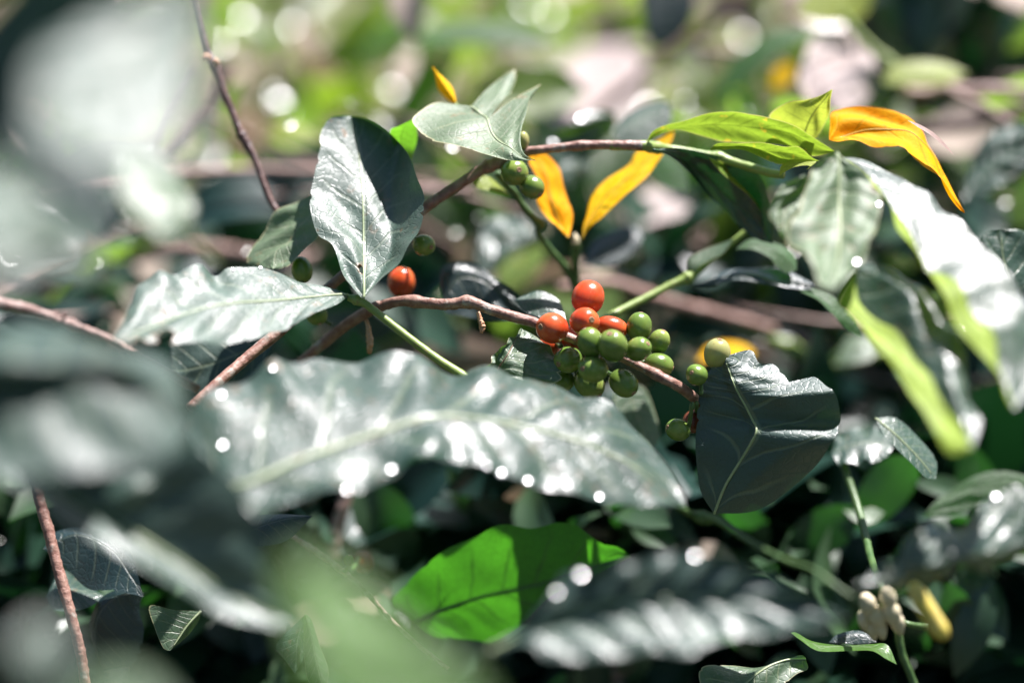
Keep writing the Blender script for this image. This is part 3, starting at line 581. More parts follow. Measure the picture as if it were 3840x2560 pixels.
# ------------------------------------------------------------------ blurred leaves nearer than the plane of focus
lone_leaf('coffee_leaf', 'huge silver leaf arching across the middle under the cherries', 'leaf',
     [(470,1120,-122),(567,1113,-122),(700,1052,-112),(850,998,-100),(1000,962,-90),(1150,965,-82),(1300,1000,-76),(1450,1070,-72),(1575,1163,-70)],
     [(1,34,[(437,1000),(445,943),(470,908),(510,890),(560,870),(620,826),(660,842),(720,820),(800,828),(880,814),(960,826),(1050,856),(1120,850),(1190,870),(1290,882),(1340,908),(1400,930),(1460,982),(1505,1035),(1545,1090)]),
      (-1,-20,[(520,1150),(590,1190),(694,1140),(784,1132),(834,1118),(901,1088),(951,1052),(1000,1040),(1080,1068),(1150,1092),(1210,1108),(1290,1132),(1370,1142),(1470,1162)])],
     'wet', quilt=2.5, nv=11, wave=1.6, kw=6, lump=.9, seed=50, ribr=1.0, N=90, K=44,
     drops=((900,1078,0),(800,1125,0),(1112,1074,0),(1213,1106,0),(1374,1137,0),(1150,1088,0),(505,905,0),(515,1015,0),(625,850,0)), dsize=1.7)
lone_leaf('coffee_leaf', 'blurred leaf with silver pleats along the bottom border', 'leaf',
     [(1120,1500,-150),(1230,1440,-150),(1350,1395,-146),(1500,1375,-142),(1650,1375,-138),(1800,1390,-134),(1950,1425,-130)],
     [(1,-4,[(1200,1440),(1270,1360),(1330,1312),(1450,1290),(1600,1272),(1750,1312),(1850,1360)]),
      (-1,-15,[(1151,1490),(1234,1482),(1268,1508),(1351,1515),(1411,1513),(1501,1484),(1568,1513),(1640,1480),(1701,1460),(1768,1463),(1835,1450)])],
     'pleat', quilt=6.0, nv=9, wave=1.5, lump=1.0, seed=51, ribr=1.2, drops=((1600,1272,0),(1330,1320,0),(1275,1358,0)), dsize=1.2)
lone_leaf('coffee_leaf', 'blurred grey leaf with a deep green underside at the right border', 'leaf',
     [(1960,1345,-110),(2035,1338,-110),(2088,1298,-112),(2152,1300,-114),(2218,1278,-114),(2285,1270,-112),(2370,1240,-110)],
     [(1,15,[(2000,1320),(2060,1275),(2118,1215),(2202,1203),(2235,1180),(2279,1138),(2340,1120)]),
      (-1,14,[(2040,1345),(2090,1345),(2168,1323),(2268,1295),(2352,1282)])],
     'wet', aim=(.35,.1), quilt=2.0, nv=7, wave=2, lump=1.5, seed=52, rib=None, drops=((2140,1215,0),(2290,1140,0)), dsize=2.0)
lone_leaf('coffee_leaf', 'backlit bright green leaf low in the centre, veins showing dark', 'leaf',
     [(950,1428,6),(1000,1404,8),(1051,1386,10),(1118,1363,12),(1201,1348,14),(1268,1334,14),(1360,1305,12),(1450,1278,8)],
     [(1,3,[(900,1385),(927,1346),(971,1303),(1018,1263),(1084,1236),(1134,1209),(1168,1203),(1218,1213),(1251,1209),(1284,1201),(1324,1206),(1351,1226),(1384,1249),(1418,1256)]),
      (-1,-3,[(960,1440),(1000,1466),(1050,1466),(1098,1470),(1134,1477),(1174,1453),(1218,1416),(1264,1372),(1330,1340),(1400,1305)])],
     'vivid', face='under', rib='rib_dark', ribr=.6, aim=(0,-.6), zoff=34, quilt=.5, nv=6, lump=.5, wave=.5, seed=53)
lone_leaf('coffee_leaf', 'unseen leaf added under the silver leaf to shade the backlit one', 'leaf',
     [(1222,1045,-10),(1300,1045,-2),(1390,1045,4),(1480,1045,12)], [(1,0,[(1300,1040,10),(1390,1040,20)]),(-1,0,[(1270,1050,-22),(1370,1050,-12)])], 'leaf', zoff=36, rib=None, seed=54, N=20, K=12, bites=0)  # out of sight, added to throw a shadow on the backlit leaf
lone_leaf('coffee_leaf', 'large pale blur of a leaf filling the upper left corner', 'leaf',
     [(470,-60,-300),(400,40,-304),(320,130,-308),(230,230,-312),(140,300,-316),(100,320,-320)],
     [(-1,0,[(400,-30),(300,0),(190,55),(110,125),(80,220)]),(1,0,[(460,60),(440,200),(405,310),(340,370),(250,385),(180,370)])], 'sheen', lump=1.5, quilt=.8, aim=(.25,.85), seed=55, rib=None)
lone_leaf('coffee_leaf', 'pale blurred leaf rising along the left border', 'leaf',
     [(200,650,-275),(150,590,-278),(90,520,-284),(10,450,-290),(-90,390,-296)],
     [(-1,-12,[(110,660),(20,640),(-70,560)]),(1,10,[(225,600),(190,520),(120,450),(30,390)])], 'sheen', lump=1.2, quilt=.6, aim=(-.2,.6), seed=56, rib=None)
lone_leaf('coffee_leaf', 'soft grey green leaf beside the dark upright twig', 'leaf',
     [(430,520,-160),(400,470,-162),(360,430,-164),(310,390,-166),(262,350,-168)],
     [(-1,-6,[(390,545),(330,520),(280,450)]),(1,10,[(445,480),(425,430),(385,375),(330,345)])], 'satin', lump=1, aim=(.2,.8), seed=57, rib=None, petiole=[(425,515,-160,6),(455,560,-150,6),(500,606,-140,6)])
lone_leaf('coffee_leaf', 'broad blurred leaf with a dark fold at the left border', 'leaf',
     [(-120,940,-262),(20,900,-262),(150,870,-258),(280,870,-252),(380,900,-246),(450,960,-240)],
     [(1,22,[(-60,780),(60,745),(200,765),(300,800),(390,850)]),(.45,-10,[(-60,850),(80,835),(220,835),(330,858)]),(-1,-20,[(-80,1080),(60,1090),(230,1080),(380,1060)])],
     'near', zoff=55, lump=1.2, quilt=.8, seed=58, rib=None, smooth=3)
lone_leaf('coffee_leaf', 'long dark leaf slanting down with a pale rolled margin and two white streaks', 'leaf',
     [(-60,1045,-165),(20,1072,-165),(160,1140,-163),(300,1222,-160),(420,1298,-157),(540,1372,-152),(690,1440,-148)],
     [(-1,-12,[(0,1096),(67,1136),(133,1196),(233,1248),(334,1306),(434,1366),(500,1406),(567,1427),(640,1440)]),
      (1,1,[(20,1040),(150,1010),(300,1000),(430,1020),(520,1090),(580,1180),(610,1280),(660,1380)])], 'pleat', zoff=8, ridges=((.27,.1,.55,.028,4.0),(.38,.1,.55,.028,4.0)), quilt=1.5, nv=7, lump=.5, seed=59, rib='rib', ribr=1.2)
lone_leaf('coffee_leaf', 'olive green blur of a near leaf at the bottom border', 'leaf',
     [(980,1680,-330),(900,1580,-330),(830,1480,-330),(750,1380,-328),(660,1270,-326)],
     [(1,6,[(1120,1620),(1010,1500),(880,1380),(760,1290)]),(-1,-6,[(780,1640),(720,1540),(690,1440),(660,1350)])], 'bgreen', lump=.6, seed=60, rib=None)
lone_leaf('coffee_leaf', 'round grey blur of a near leaf in the lower left corner', 'leaf',
     [(70,1560,-300),(90,1510,-302),(105,1460,-304),(100,1415,-306)], [(1,4,[(140,1530),(150,1460)]),(-1,-4,[(40,1520),(50,1450)])], 'sheen', aim=(-.2,1.0), rib=None, seed=61)
lone_leaf('coffee_leaf', 'pale blurred leaf edge cut by the bottom border left of the olive one', 'leaf',
     [(130,1680,-320),(220,1600,-322),(300,1560,-324),(400,1640,-326)], [(1,6,[(200,1560),(280,1540),(350,1570)]),(-1,-6,[(240,1690),(330,1680)])], 'satin', aim=(.25,.85), rib=None, seed=62)
lone_leaf('coffee_leaf', 'dark sheet added in the gap between the two pale blurs at the left', 'leaf',
     [(-80,230,-240),(20,290,-240),(120,370,-240),(210,460,-240),(290,560,-240)], [(1,2,[(60,270),(170,360),(260,470)]),(-1,-2,[(0,330),(90,420),(190,510)])], 'dark', rib=None, seed=64)  # dark sheet added to darken the gap between the pale blurs
lone_leaf('coffee_leaf', 'dark near leaf in the top left corner behind the pale blur', 'leaf',
     [(-150,420,-270),(-60,260,-270),(30,120,-270),(160,0,-270),(300,-100,-270)], [(1,3,[(40,300),(180,120),(280,0)]),(-1,-3,[(-140,220),(-40,40),(120,-90)])], 'dark', rib=None, seed=63)

# ------------------------------------------------------------------ twigs
t = thing('bare_twig', 'dark upright twig with orange buds at its joint', 'twig', 480, 140, 60)
stem('stem', [(436,-40,66,7),(450,27,64,8),(467,93,62,9),(480,130,61,10),(494,153,60,10),(517,217,58,9),(535,262,57,8),(552,303,56,10),(560,318,56,11),(584,362,54,9),(617,450,50,8),(640,492,48,9),(660,540,46,9)], M['bark_dark'], t, nodes=((.33,1.35,.025),(.62,1.3,.02)))
for q in ([(482,132,58,4),(472,130,56,7),(464,133,55,5)], [(494,150,56,5),(496,143,54,8),(492,136,53,4)]): stem('bud', q, M['budo'], t, n=12)
t = thing('peeling_twig', 'thin peeling pale brown twig entering from the left border', 'twig', 60, 705, -55)
stem('stem', [(-60,680,-62,14),(0,697,-60,14),(67,712,-56,13),(130,732,-52,9),(190,755,-50,9),(250,778,-48,8),(317,813,-42,8),(367,842,-38,10),(410,868,-34,10),(455,895,-30,10)], M['bark_pale'], t, rough=.1, nodes=((.4,1.4,.02),))
for q in ([(133,730,-52,5),(128,715,-52,3)], [(146,735,-52,5),(148,718,-52,3)]): stem('bud', q, M['bark_dark'], t, n=8)
t = thing('brown_stem', 'reddish brown stem standing in the dark lower left corner', 'stem', 120, 1250, 10)
stem('stem', [(80,1090,16,12),(95,1160,14,13),(110,1213,12,13),(127,1280,10,12),(145,1346,8,13),(165,1420,6,12),(185,1500,6,12),(200,1600,6,12)], M['bark'], t)
t = thing('leaf_stalk', 'mottled green stalk between the pleated leaves lower right', 'stem', 1620, 1190, -40)
stem('stem', [(1560,1165,-60,8),(1588,1180,-46,9),(1622,1190,-50,14),(1651,1196,-58,9),(1728,1246,-74,6),(1801,1284,-86,6),(1868,1308,-96,5.5),(1930,1352,-104,5),(1990,1390,-108,5)], M['dark_stem'], t, nodes=((.2,1.25,.04),))
t = thing('leaf_stalk', 'pale green stalk going down behind the cream buds', 'stem', 2060, 1450, -30)
stem('stem', [(1930,1045,60,8),(1975,1180,40,9),(2000,1280,10,9),(2020,1340,-20,9),(2045,1400,-30,9),(2062,1446,-30,9),(2072,1500,-30,9),(2092,1550,-30,9),(2110,1600,-30,9)], M['dark_stem'], t)
t = thing('flower_bud_cluster', 'cream clump of flower buds at the lower right', 'flower buds', 2020, 1385, -34)
for (x, y, z, r) in ((1990,1382,-46,20),(2038,1368,-48,19),(2046,1402,-46,21),(2012,1410,-44,20),(1982,1418,-40,15),(2060,1425,-40,16),(2020,1436,-40,15),(2000,1440,-38,12)):
    stem('bud', [(x+8,y+26,z+8,r*.5),(x+3,y+10,z+2,r*.95),(x,y-4,z,r*.95),(x-3,y-r*.85,z-1,r*.5)], M['bud'], t, n=14, rough=.02)
t = thing('yellow_pod', 'thick yellow shoot with a pink tip at the lower right', 'shoot', 2130, 1400, -30)
stem('body', [(2094,1338,-80,7),(2102,1352,-80,17),(2120,1385,-80,22),(2142,1420,-80,22),(2160,1448,-80,21),(2172,1464,-80,10)], M['budy'], t, rough=.01)
stem('stalk', [(2062,1420,-20,8),(2085,1432,-20,7),(2130,1440,-24,8)], M['dark_stem'], t)

# ------------------------------------------------------------------ leaves in the dark below
LN = lone_leaf
LN('coffee_leaf', 'grey folded leaf with a pale stalk at the bottom border, under the pleats', 'leaf', [(1850,1512,0),(1800,1516,-2),(1740,1545,-6),(1690,1590,-8),(1640,1640,-8)],
   [(1,8,[(1835,1505),(1751,1530),(1680,1528),(1618,1528),(1606,1560)]),(-1,-4,[(1855,1535),(1828,1548),(1780,1590),(1720,1640)])], 'satin', seed=70, ribr=.5, lump=.6)
LN('coffee_leaf', 'narrow twisted leaf, bright green at one end, pale at the other', 'leaf', [(1816,1452,0),(1850,1470,0),(1890,1482,0),(1945,1484,0),(2000,1486,-2),(2035,1500,-4),(2060,1525,-6)],
   [(1,7,[(1830,1452),(1868,1472),(1935,1481),(2000,1478),(2038,1480)]),(-1,-5,[(1840,1470),(1880,1494),(1950,1494),(2002,1494),(2035,1512)])], 'bgreen', seed=71, rib=None)
LN('coffee_leaf', 'blackish leaf over the narrow twisted one', 'leaf', [(1904,1474,14),(1930,1462,14),(1970,1455,14),(2014,1474,12)], [(1,3,[(1925,1455),(1968,1447),(1995,1455)]),(-1,-2,[(1930,1476),(1970,1478)])], 'dark', rib=None, seed=72, N=20, K=12)
LN('coffee_leaf', 'grey green leaf hanging point down in the lower left dark', 'leaf', [(462,1402,10),(440,1425,8),(415,1460,6),(392,1492,4)],
   [(-1,-2,[(400,1400),(344,1390),(355,1440),(376,1488)]),(1,4,[(456,1425),(430,1460)])], 'satin', seed=73, ribr=.6, N=30, K=20)
LN('coffee_leaf', 'deep green leaf behind the brown stem in the lower left', 'leaf', [(330,1362,22),(290,1362,20),(250,1380,20),(220,1420,20),(215,1480,22),(240,1540,24)],
   [(1,3,[(320,1400),(330,1450),(310,1520)]),(-1,3,[(300,1345),(267,1353),(232,1372),(215,1400),(205,1450)])], 'dark', face='top', seed=74, rib=None)
LN('coffee_leaf', 'wet grey leaf behind the brown stem, glinting', 'leaf', [(105,1370,26),(140,1350,26),(180,1355,26),(240,1368,26)], [(1,12,[(140,1310),(180,1330)]),(-1,-8,[(130,1402),(200,1395)])], 'wet', seed=75, rib=None, N=26, K=18)
LN('coffee_leaf', 'black leaf arching over the lower left with a pale rim', 'leaf', [(100,1260,20),(180,1225,22),(260,1260,20),(300,1320,16),(330,1370,12)], [(1,5,[(130,1220),(200,1210),(290,1250)]),(-1,-3,[(140,1290),(200,1350),(260,1355)])], 'dark', seed=76, rib=None)
LN('coffee_leaf', 'shiny grey leaf tip beside the olive blur', 'leaf', [(700,1412,10),(690,1450,8),(684,1490,6),(678,1545,4)], [(-1,4,[(670,1440),(634,1482),(655,1515)]),(1,3,[(699,1450),(697,1510)])], 'wet', seed=77, rib=None, N=24, K=14)
LN('coffee_leaf', 'pale ribbed leaf standing at the bottom beside the olive blur', 'leaf', [(700,1410,4),(715,1460,4),(728,1520,2),(745,1590,0)], [(1,4,[(715,1420),(735,1480),(755,1540)]),(-1,4,[(698,1450),(700,1520),(712,1570)])], 'satin', seed=78, rib=None, N=24, K=14)
LN('coffee_leaf', 'dark pointed leaf under the slanting leaf beside the silver one', 'leaf', [(500,1260,14),(580,1215,10),(650,1190,6),(718,1184,4)], [(1,5,[(560,1190),(640,1180)]),(-1,-4,[(590,1255),(660,1240)])], 'dark', seed=79, rib=None, N=24, K=14)
t = thing('thin_twig', 'thin straw coloured twig crossing below the backlit leaf', 'twig', 800, 1320, 20)
stem('stem', [(670,1230,30,5),(730,1270,26,8),(790,1315,22,7),(845,1365,16,6),(900,1425,10,5),(960,1480,4,5),(1030,1535,0,4)], M['bark_pale'], t, rough=.12)
cherry(t, t, 801,1286,18,13,12,(.1,.9,.3),'green',None, stalk=(790,1312,22))
cherry(t, t, 833,1290,60,27,26,(.2,-.6,.5),'rust','dim orange cherry in the shade', stalk=(800,1320,30))
LN('coffee_leaf', 'vivid green leaf at the right border above the grey blur', 'leaf', [(2118,1188,70),(2170,1160,72),(2230,1130,74),(2300,1115,74),(2400,1100,74)], [(1,4,[(2150,1150),(2185,1126),(2232,1096),(2300,1080)]),(-1,-3,[(2160,1186),(2210,1176),(2290,1150)])], 'vivid', face='under', rib=None, seed=80, lump=.5)
# ------------------------------------------------------------------ leaves and branches behind, out of focus
LN('coffee_leaf', 'mid green leaf arching along the top border', 'leaf', [(960,75,400),(1018,72,400),(1110,72,400),(1200,85,400),(1275,92,400)], [(1,10,[(990,60),(1060,48),(1130,47),(1218,66)]),(-1,-6,[(984,92),(1084,104),(1180,106)])], 'vivid', face='under', rib=None, seed=90, N=24, K=14)
LN('coffee_leaf', 'light green leaf hanging down from the arching one', 'leaf', [(990,85,420),(990,140,420),(960,210,420),(920,270,420),(900,310,420)], [(1,4,[(1050,110),(1052,140),(1010,210),(960,270)]),(-1,-4,[(960,90),(955,160),(920,225),(895,275)])], 'bgreen', face='under', rib=None, seed=91, N=24, K=14)
LN('coffee_leaf', 'olive leaf slanting under the top border', 'leaf', [(1000,10,450),(930,50,450),(870,90,450),(820,130,450)], [(1,6,[(960,5),(900,40),(850,80)]),(-1,-4,[(970,45),(910,95),(850,130)])], 'bgreen', rib=None, seed=92, N=24, K=14)
LN('coffee_leaf', 'slender green leaf slanting beside the pale dry leaf', 'leaf', [(1890,72,260),(1820,85,260),(1750,120,260),(1690,170,260),(1636,230,260)], [(1,6,[(1801,66),(1718,108),(1668,165)]),(-1,-4,[(1835,98),(1768,142),(1700,195)])], 'vivid', face='under', rib=None, seed=93, N=24, K=14)
LN('coffee_leaf', 'dark green leaf hanging from the top border', 'leaf', [(1530,-60,300),(1530,0,300),(1525,60,300),(1510,110,300)], [(1,4,[(1590,-20),(1590,40),(1555,90)]),(-1,-4,[(1475,-20),(1478,40),(1490,90)])], 'dark', rib=None, seed=94, N=24, K=14)
LN('coffee_leaf', 'yellow green leaf at the top border above the pale dry leaf', 'leaf', [(2010,-30,280),(1950,0,280),(1890,20,280),(1826,30,280)], [(1,6,[(1940,-40),(1860,-20)]),(-1,-4,[(1990,30),(1945,52),(1880,50)])], 'lime', rib=None, seed=95, N=24, K=14)
LN('dry_leaf', 'pale crumpled dry leaf hanging behind the orange leaf', 'dry leaf', [(1950,70,270),(1930,120,268),(1905,170,264),(1900,220,262),(1920,260,262)], [(-1,-6,[(1870,90),(1845,140),(1835,190),(1870,240)]),(1,-6,[(1990,95),(2008,150),(2005,200),(1960,245)])], 'cream', aim=(0,.8), rib=None, seed=96, lump=3, quilt=2.5, nv=4, N=40, K=24)
LN('dry_leaf', 'pinkish dry strip along the top of the twig', 'dry leaf', [(1824,38,290),(1870,52,290),(1920,60,290),(1955,66,290)], [(1,4,[(1860,40),(1920,48)]),(-1,-3,[(1860,64),(1910,70)])], 'dry', rib=None, seed=97, N=20, K=12)
LN('coffee_leaf', 'lime leaf lying along the brown branch at upper right', 'leaf', [(2025,190,230),(2080,172,230),(2150,165,230),(2222,168,230)], [(1,6,[(2052,150),(2110,140),(2170,146)]),(-1,-4,[(2070,195),(2140,196),(2190,188)])], 'lime', rib=None, seed=98, N=24, K=14)
LN('coffee_leaf', 'small yellow blurred leaf left of the dry leaf', 'leaf', [(1770,205,300),(1785,190,300),(1800,170,300),(1822,148,300)], [(1,4,[(1775,170),(1795,150)]),(-1,-3,[(1800,200),(1825,175)])], 'yellow', rib=None, seed=99, N=18, K=12)
LN('coffee_leaf', 'wet grey leaf behind the bare stretch of the arching branch', 'leaf', [(1410,258,170),(1370,290,168),(1340,330,165),(1320,380,160),(1306,432,156)], [(-1,-8,[(1368,253),(1318,277),(1258,317),(1268,352),(1285,400)]),(1,10,[(1414,300),(1380,325),(1352,352),(1354,400)])], 'wet', rib=None, seed=100, lump=2, quilt=1, drops=((1335,272,180),(1272,325,160),(1415,298,175)), dsize=3.0)
LN('coffee_leaf', 'bluish glossy leaf at the right border under the orange leaf', 'leaf', [(2215,465,160),(2250,420,162),(2290,380,164),(2340,330,166),(2390,290,168)], [(1,18,[(2213,420),(2240,360),(2282,300),(2340,280)]),(-1,-10,[(2260,450),(2320,410),(2390,350)])], 'wet', rib='rib_dark', seed=101, quilt=1.5, lump=1.5)
LN('coffee_leaf', 'dazzling white leaf behind the branch between the twigs', 'leaf', [(1098,560,170),(1140,545,172),(1190,535,174),(1240,545,176)], [(1,16,[(1110,520),(1140,502),(1190,502),(1225,525)]),(-1,-12,[(1098,605),(1121,628),(1150,600),(1190,562)])], 'wet', rib=None, seed=102, lump=1.5, N=26, K=18)
LN('coffee_leaf', 'olive yellow leaf under the dazzling white one', 'leaf', [(1140,640,240),(1180,620,242),(1220,595,244),(1255,570,246)], [(1,5,[(1150,612),(1190,585),(1235,565)]),(-1,-4,[(1165,668),(1205,650),(1240,615)])], 'young', face='under', rib=None, seed=103, N=22, K=14)
LN('coffee_leaf', 'dark leaf behind the twig with orange leaves, to the right', 'leaf', [(1340,610,120),(1380,570,122),(1430,545,124),(1475,530,126)], [(1,6,[(1360,560),(1410,528),(1450,520)]),(-1,-4,[(1390,612),(1440,592),(1470,560)])], 'dark', rib=None, seed=104, N=24, K=14)
LN('coffee_leaf', 'large dark leaf behind the start of the arched leaf', 'leaf', [(1410,310,120),(1450,285,122),(1490,265,124),(1540,240,126)], [(1,8,[(1425,275),(1470,245),(1520,230)]),(-1,-5,[(1440,345),(1490,330),(1540,285)])], 'leaf', rib=None, seed=105, N=24, K=14)
LN('coffee_leaf', 'green leaf glowing under the arching branch beside the yellow one', 'leaf', [(1480,330,110),(1520,370,110),(1545,410,110),(1580,440,110)], [(1,4,[(1530,350),(1575,390)]),(-1,-3,[(1490,390),(1530,430)])], 'vivid', face='under', rib=None, seed=106, N=20, K=14)
LN('coffee_leaf', 'green yellow leaf behind the peeling upper left twig', 'leaf', [(625,290,260),(660,290,260),(700,305,260),(750,320,260)], [(1,5,[(650,275),(700,290)]),(-1,-4,[(650,315),(700,328)])], 'lime', rib=None, seed=107, N=20, K=12)
LN('coffee_leaf', 'pale leaf blade hanging below the cherries, under the stem', 'leaf', [(1440,880,60),(1455,930,58),(1475,980,56),(1500,1040,54)], [(1,5,[(1480,890),(1505,950),(1515,1000)]),(-1,-3,[(1410,900),(1420,960),(1450,1020)])], 'satin', rib=None, seed=108, N=24, K=14)
LN('coffee_leaf', 'pale leaf lit above the backlit green one', 'leaf', [(1165,1205,140),(1150,1170,142),(1160,1140,144),(1190,1105,146)], [(-1,-6,[(1120,1200),(1085,1165),(1100,1120),(1140,1098)]),(1,6,[(1200,1200),(1230,1160),(1230,1110)])], 'leaf', rib='bark_dark', ribr=1.0, seed=109, N=24, K=16)
LN('coffee_leaf', 'grey leaf right of the pale one, above the backlit leaf', 'leaf', [(1195,1205,140),(1225,1160,142),(1270,1135,144),(1330,1130,146)], [(1,6,[(1215,1130),(1260,1105)]),(-1,-4,[(1250,1180),(1300,1160)])], 'leaf', rib=None, seed=110, N=24, K=16)
LN('coffee_leaf', 'white leaf shining under the pleated dark leaf', 'leaf', [(1910,1040,60),(1960,1020,60),(2010,1015,60),(2050,1030,58)], [(1,14,[(1925,1000),(1975,985),(2030,990)]),(-1,-10,[(1930,1065),(1985,1060),(2030,1055)])], 'wet', rib=None, seed=111, wave=1.5, N=26, K=18)
LN('coffee_leaf', 'grey strap leaf curving behind the yellow green margin', 'leaf', [(2010,960,30),(2060,1000,26),(2110,1050,24),(2150,1100,22)], [(1,8,[(2060,960),(2110,1005),(2150,1055)]),(-1,-5,[(2040,1010),(2090,1060),(2125,1095)])], 'leaf', rib='rib', seed=112, N=24, K=14)
LN('coffee_leaf', 'pale small leaf lit on the pale green twig at right', 'leaf', [(1920,840,180),(1950,810,180),(1980,790,180),(2015,800,180)], [(1,10,[(1940,785),(1970,770),(2000,775)]),(-1,-6,[(1960,835),(2000,825)])], 'satin', rib=None, seed=113, N=20, K=12)
LN('coffee_leaf', 'thin pale leaf floating in the dark at lower right', 'leaf', [(1938,1170,90),(1970,1182,90),(2000,1186,90),(2032,1176,90)], [(1,6,[(1965,1172),(2005,1166)]),(-1,-4,[(1965,1196),(2005,1200)])], 'satin', rib=None, seed=114, N=18, K=12)

LN('coffee_leaf', 'orange yellow blurred leaf behind the pale cherry', 'leaf', [(1600,830,170),(1640,805,172),(1690,797,174),(1735,812,176)], [(1,4,[(1625,797),(1665,785),(1710,792)]),(-1,-6,[(1630,828),(1690,832)])], 'yellow', rib=None, seed=115, N=22, K=14)
LN('dry_leaf', 'big cream blade added for a sunlit blur behind the torn leaf', 'dry leaf', [(1240,320,620),(1330,260,640),(1410,180,660),(1470,90,680)], [(1,40,[(1260,180),(1350,110)]),(-1,-40,[(1380,310),(1490,200)])], 'cream', aim=(0,.4), rib=None, seed=116, lump=5, N=24, K=16)  # blade added in place of a sunlit pale patch farther back
LN('dry_leaf', 'beige blade added for a pale blur under the yellow orange leaf', 'dry leaf', [(1420,520,300),(1480,490,306),(1540,460,312),(1600,440,318)], [(1,16,[(1460,450),(1540,425)]),(-1,-14,[(1480,525),(1570,490)])], 'cream', rib=None, seed=117, lump=3, N=24, K=14)  # second added blade, fills in a pale background patch
t = thing('pale_twig', 'pale green jointed twig behind, right of the cherries', 'twig', 1815, 797, 200)
stem('stem', [(1660,730,230,10),(1715,755,225,11),(1760,775,220,11),(1801,790,215,12),(1820,800,212,15),(1860,815,208,11),(1918,838,200,11),(1960,832,196,9),(2028,813,190,9)], M['green_stem'], t, nodes=((.5,1.4,.03),))
stem('stem', [(1660,705,260,18),(1740,735,260,17),(1830,775,260,17),(1900,800,260,15)], M['bark_pale'], t)
stem('side_shoot', [(1850,870,205,9),(1915,825,200,8),(1960,775,200,7)], M['dark_stem'], t)
t = thing('blurred_branch', 'thick brown forked branch at the upper right border', 'branch', 2100, 213, 250)
stem('stem', [(2068,178,250,14),(2085,212,250,16),(2130,214,250,14),(2168,205,250,17),(2220,208,250,13),(2270,208,250,14),(2360,212,250,14),(2440,216,250,14)], M['bark_pale'], t, rough=.06)
stem('fork', [(2180,212,248,13),(2215,228,246,12),(2252,246,244,14),(2295,272,242,13),(2340,300,240,13),(2400,330,240,13)], M['bark_pale'], t, rough=.06)
stem('green_tip', [(2068,176,250,13),(2045,145,252,12),(2012,120,254,11),(1980,90,256,10),(1955,60,258,10),(1930,30,258,9)], M['green_stem'], t)
t = thing('blurred_branch', 'dark branch under the forked one at the right border', 'branch', 2200, 285, 280)
stem('stem', [(2060,300,290,15),(2152,293,285,16),(2268,272,280,17),(2360,246,275,18),(2440,230,275,18)], M['bark_dark'], t)
t = thing('blurred_branch', 'pink dry branch slanting behind the upright twig', 'branch', 450, 280, 300)
stem('stem', [(520,140,300,18),(500,215,300,18),(450,275,300,17),(400,325,300,16),(330,390,300,16)], M['bark_pale'], t)
t = thing('blurred_branch', 'thin pale dry stem left of the pink branch', 'branch', 390, 230, 280)
stem('stem', [(440,140,280,8),(400,210,280,9),(365,265,280,9),(345,330,280,9),(330,400,280,9)], M['bark_pale'], t)
t = thing('blurred_branch', 'grey brown branch running level behind the left leaves', 'branch', 450, 575, 300)
stem('stem', [(300,590,310,16),(400,572,300,19),(520,580,290,18),(600,590,280,16),(720,600,280,15)], M['bark_pale'], t)
t = thing('blurred_branch', 'dark diagonal branch rising to the top behind the arched leaf', 'branch', 1480, 160, 420)
stem('stem', [(1280,330,420,12),(1400,235,420,12),(1480,170,420,13),(1560,110,420,14),(1680,20,420,14),(1760,-40,420,14)], M['bark_dark'], t)
t = thing('blurred_branch', 'pink brown branch rising in the gap below the silver leaf', 'branch', 720, 1180, 120)
stem('stem', [(735,1110,120,14),(712,1150,120,15),(690,1190,120,14)], M['bark_pale'], t)
t = thing('blurred_branch', 'lit peach stem beside the gap below the silver leaf', 'branch', 785, 1190, 110)
stem('stem', [(800,1120,110,14),(786,1170,110,16),(772,1220,110,15),(760,1290,110,14)], M['bark_pale'], t)
t = thing('blurred_branch', 'brown branch running level behind the fruiting branch to the right', 'branch', 1600, 690, 200)
stem('stem', [(1280,660,190,11),(1400,650,200,12),(1480,675,205,14),(1560,700,210,14),(1660,725,215,13),(1780,760,220,13)], M['bark'], t, rough=.08)
t = thing('blurred_branch', 'reddish branch peeping out under the pleated bottom leaf', 'branch', 1400, 1545, 20)
stem('stem', [(1250,1640,130,18),(1360,1565,126,19),(1430,1530,122,19),(1520,1475,118,17),(1600,1420,115,16)], M['bark'], t)
for i, (x, y, a, L_, lab) in enumerate(((1440,1195,40,60,'brown twig piece under the tip of the silver leaf'),(1400,1225,5,60,'level brown twig under the silver leaf tip'),(2210,1415,4,90,'blurred pink brown twig beside the yellow shoot'),(1490,1175,20,34,'short lit twig below the silver leaf tip'))):
    t = thing('twig_piece', lab, 'twig', x, y, 150); dx, dy = math.cos(math.radians(a))*L_, math.sin(math.radians(a))*L_
    stem('stem', [(x-dx,y-dy,150,12),(x,y+2,150,14),(x+dx,y+dy,150,12)], M['bark_pale'], t, rough=.1)

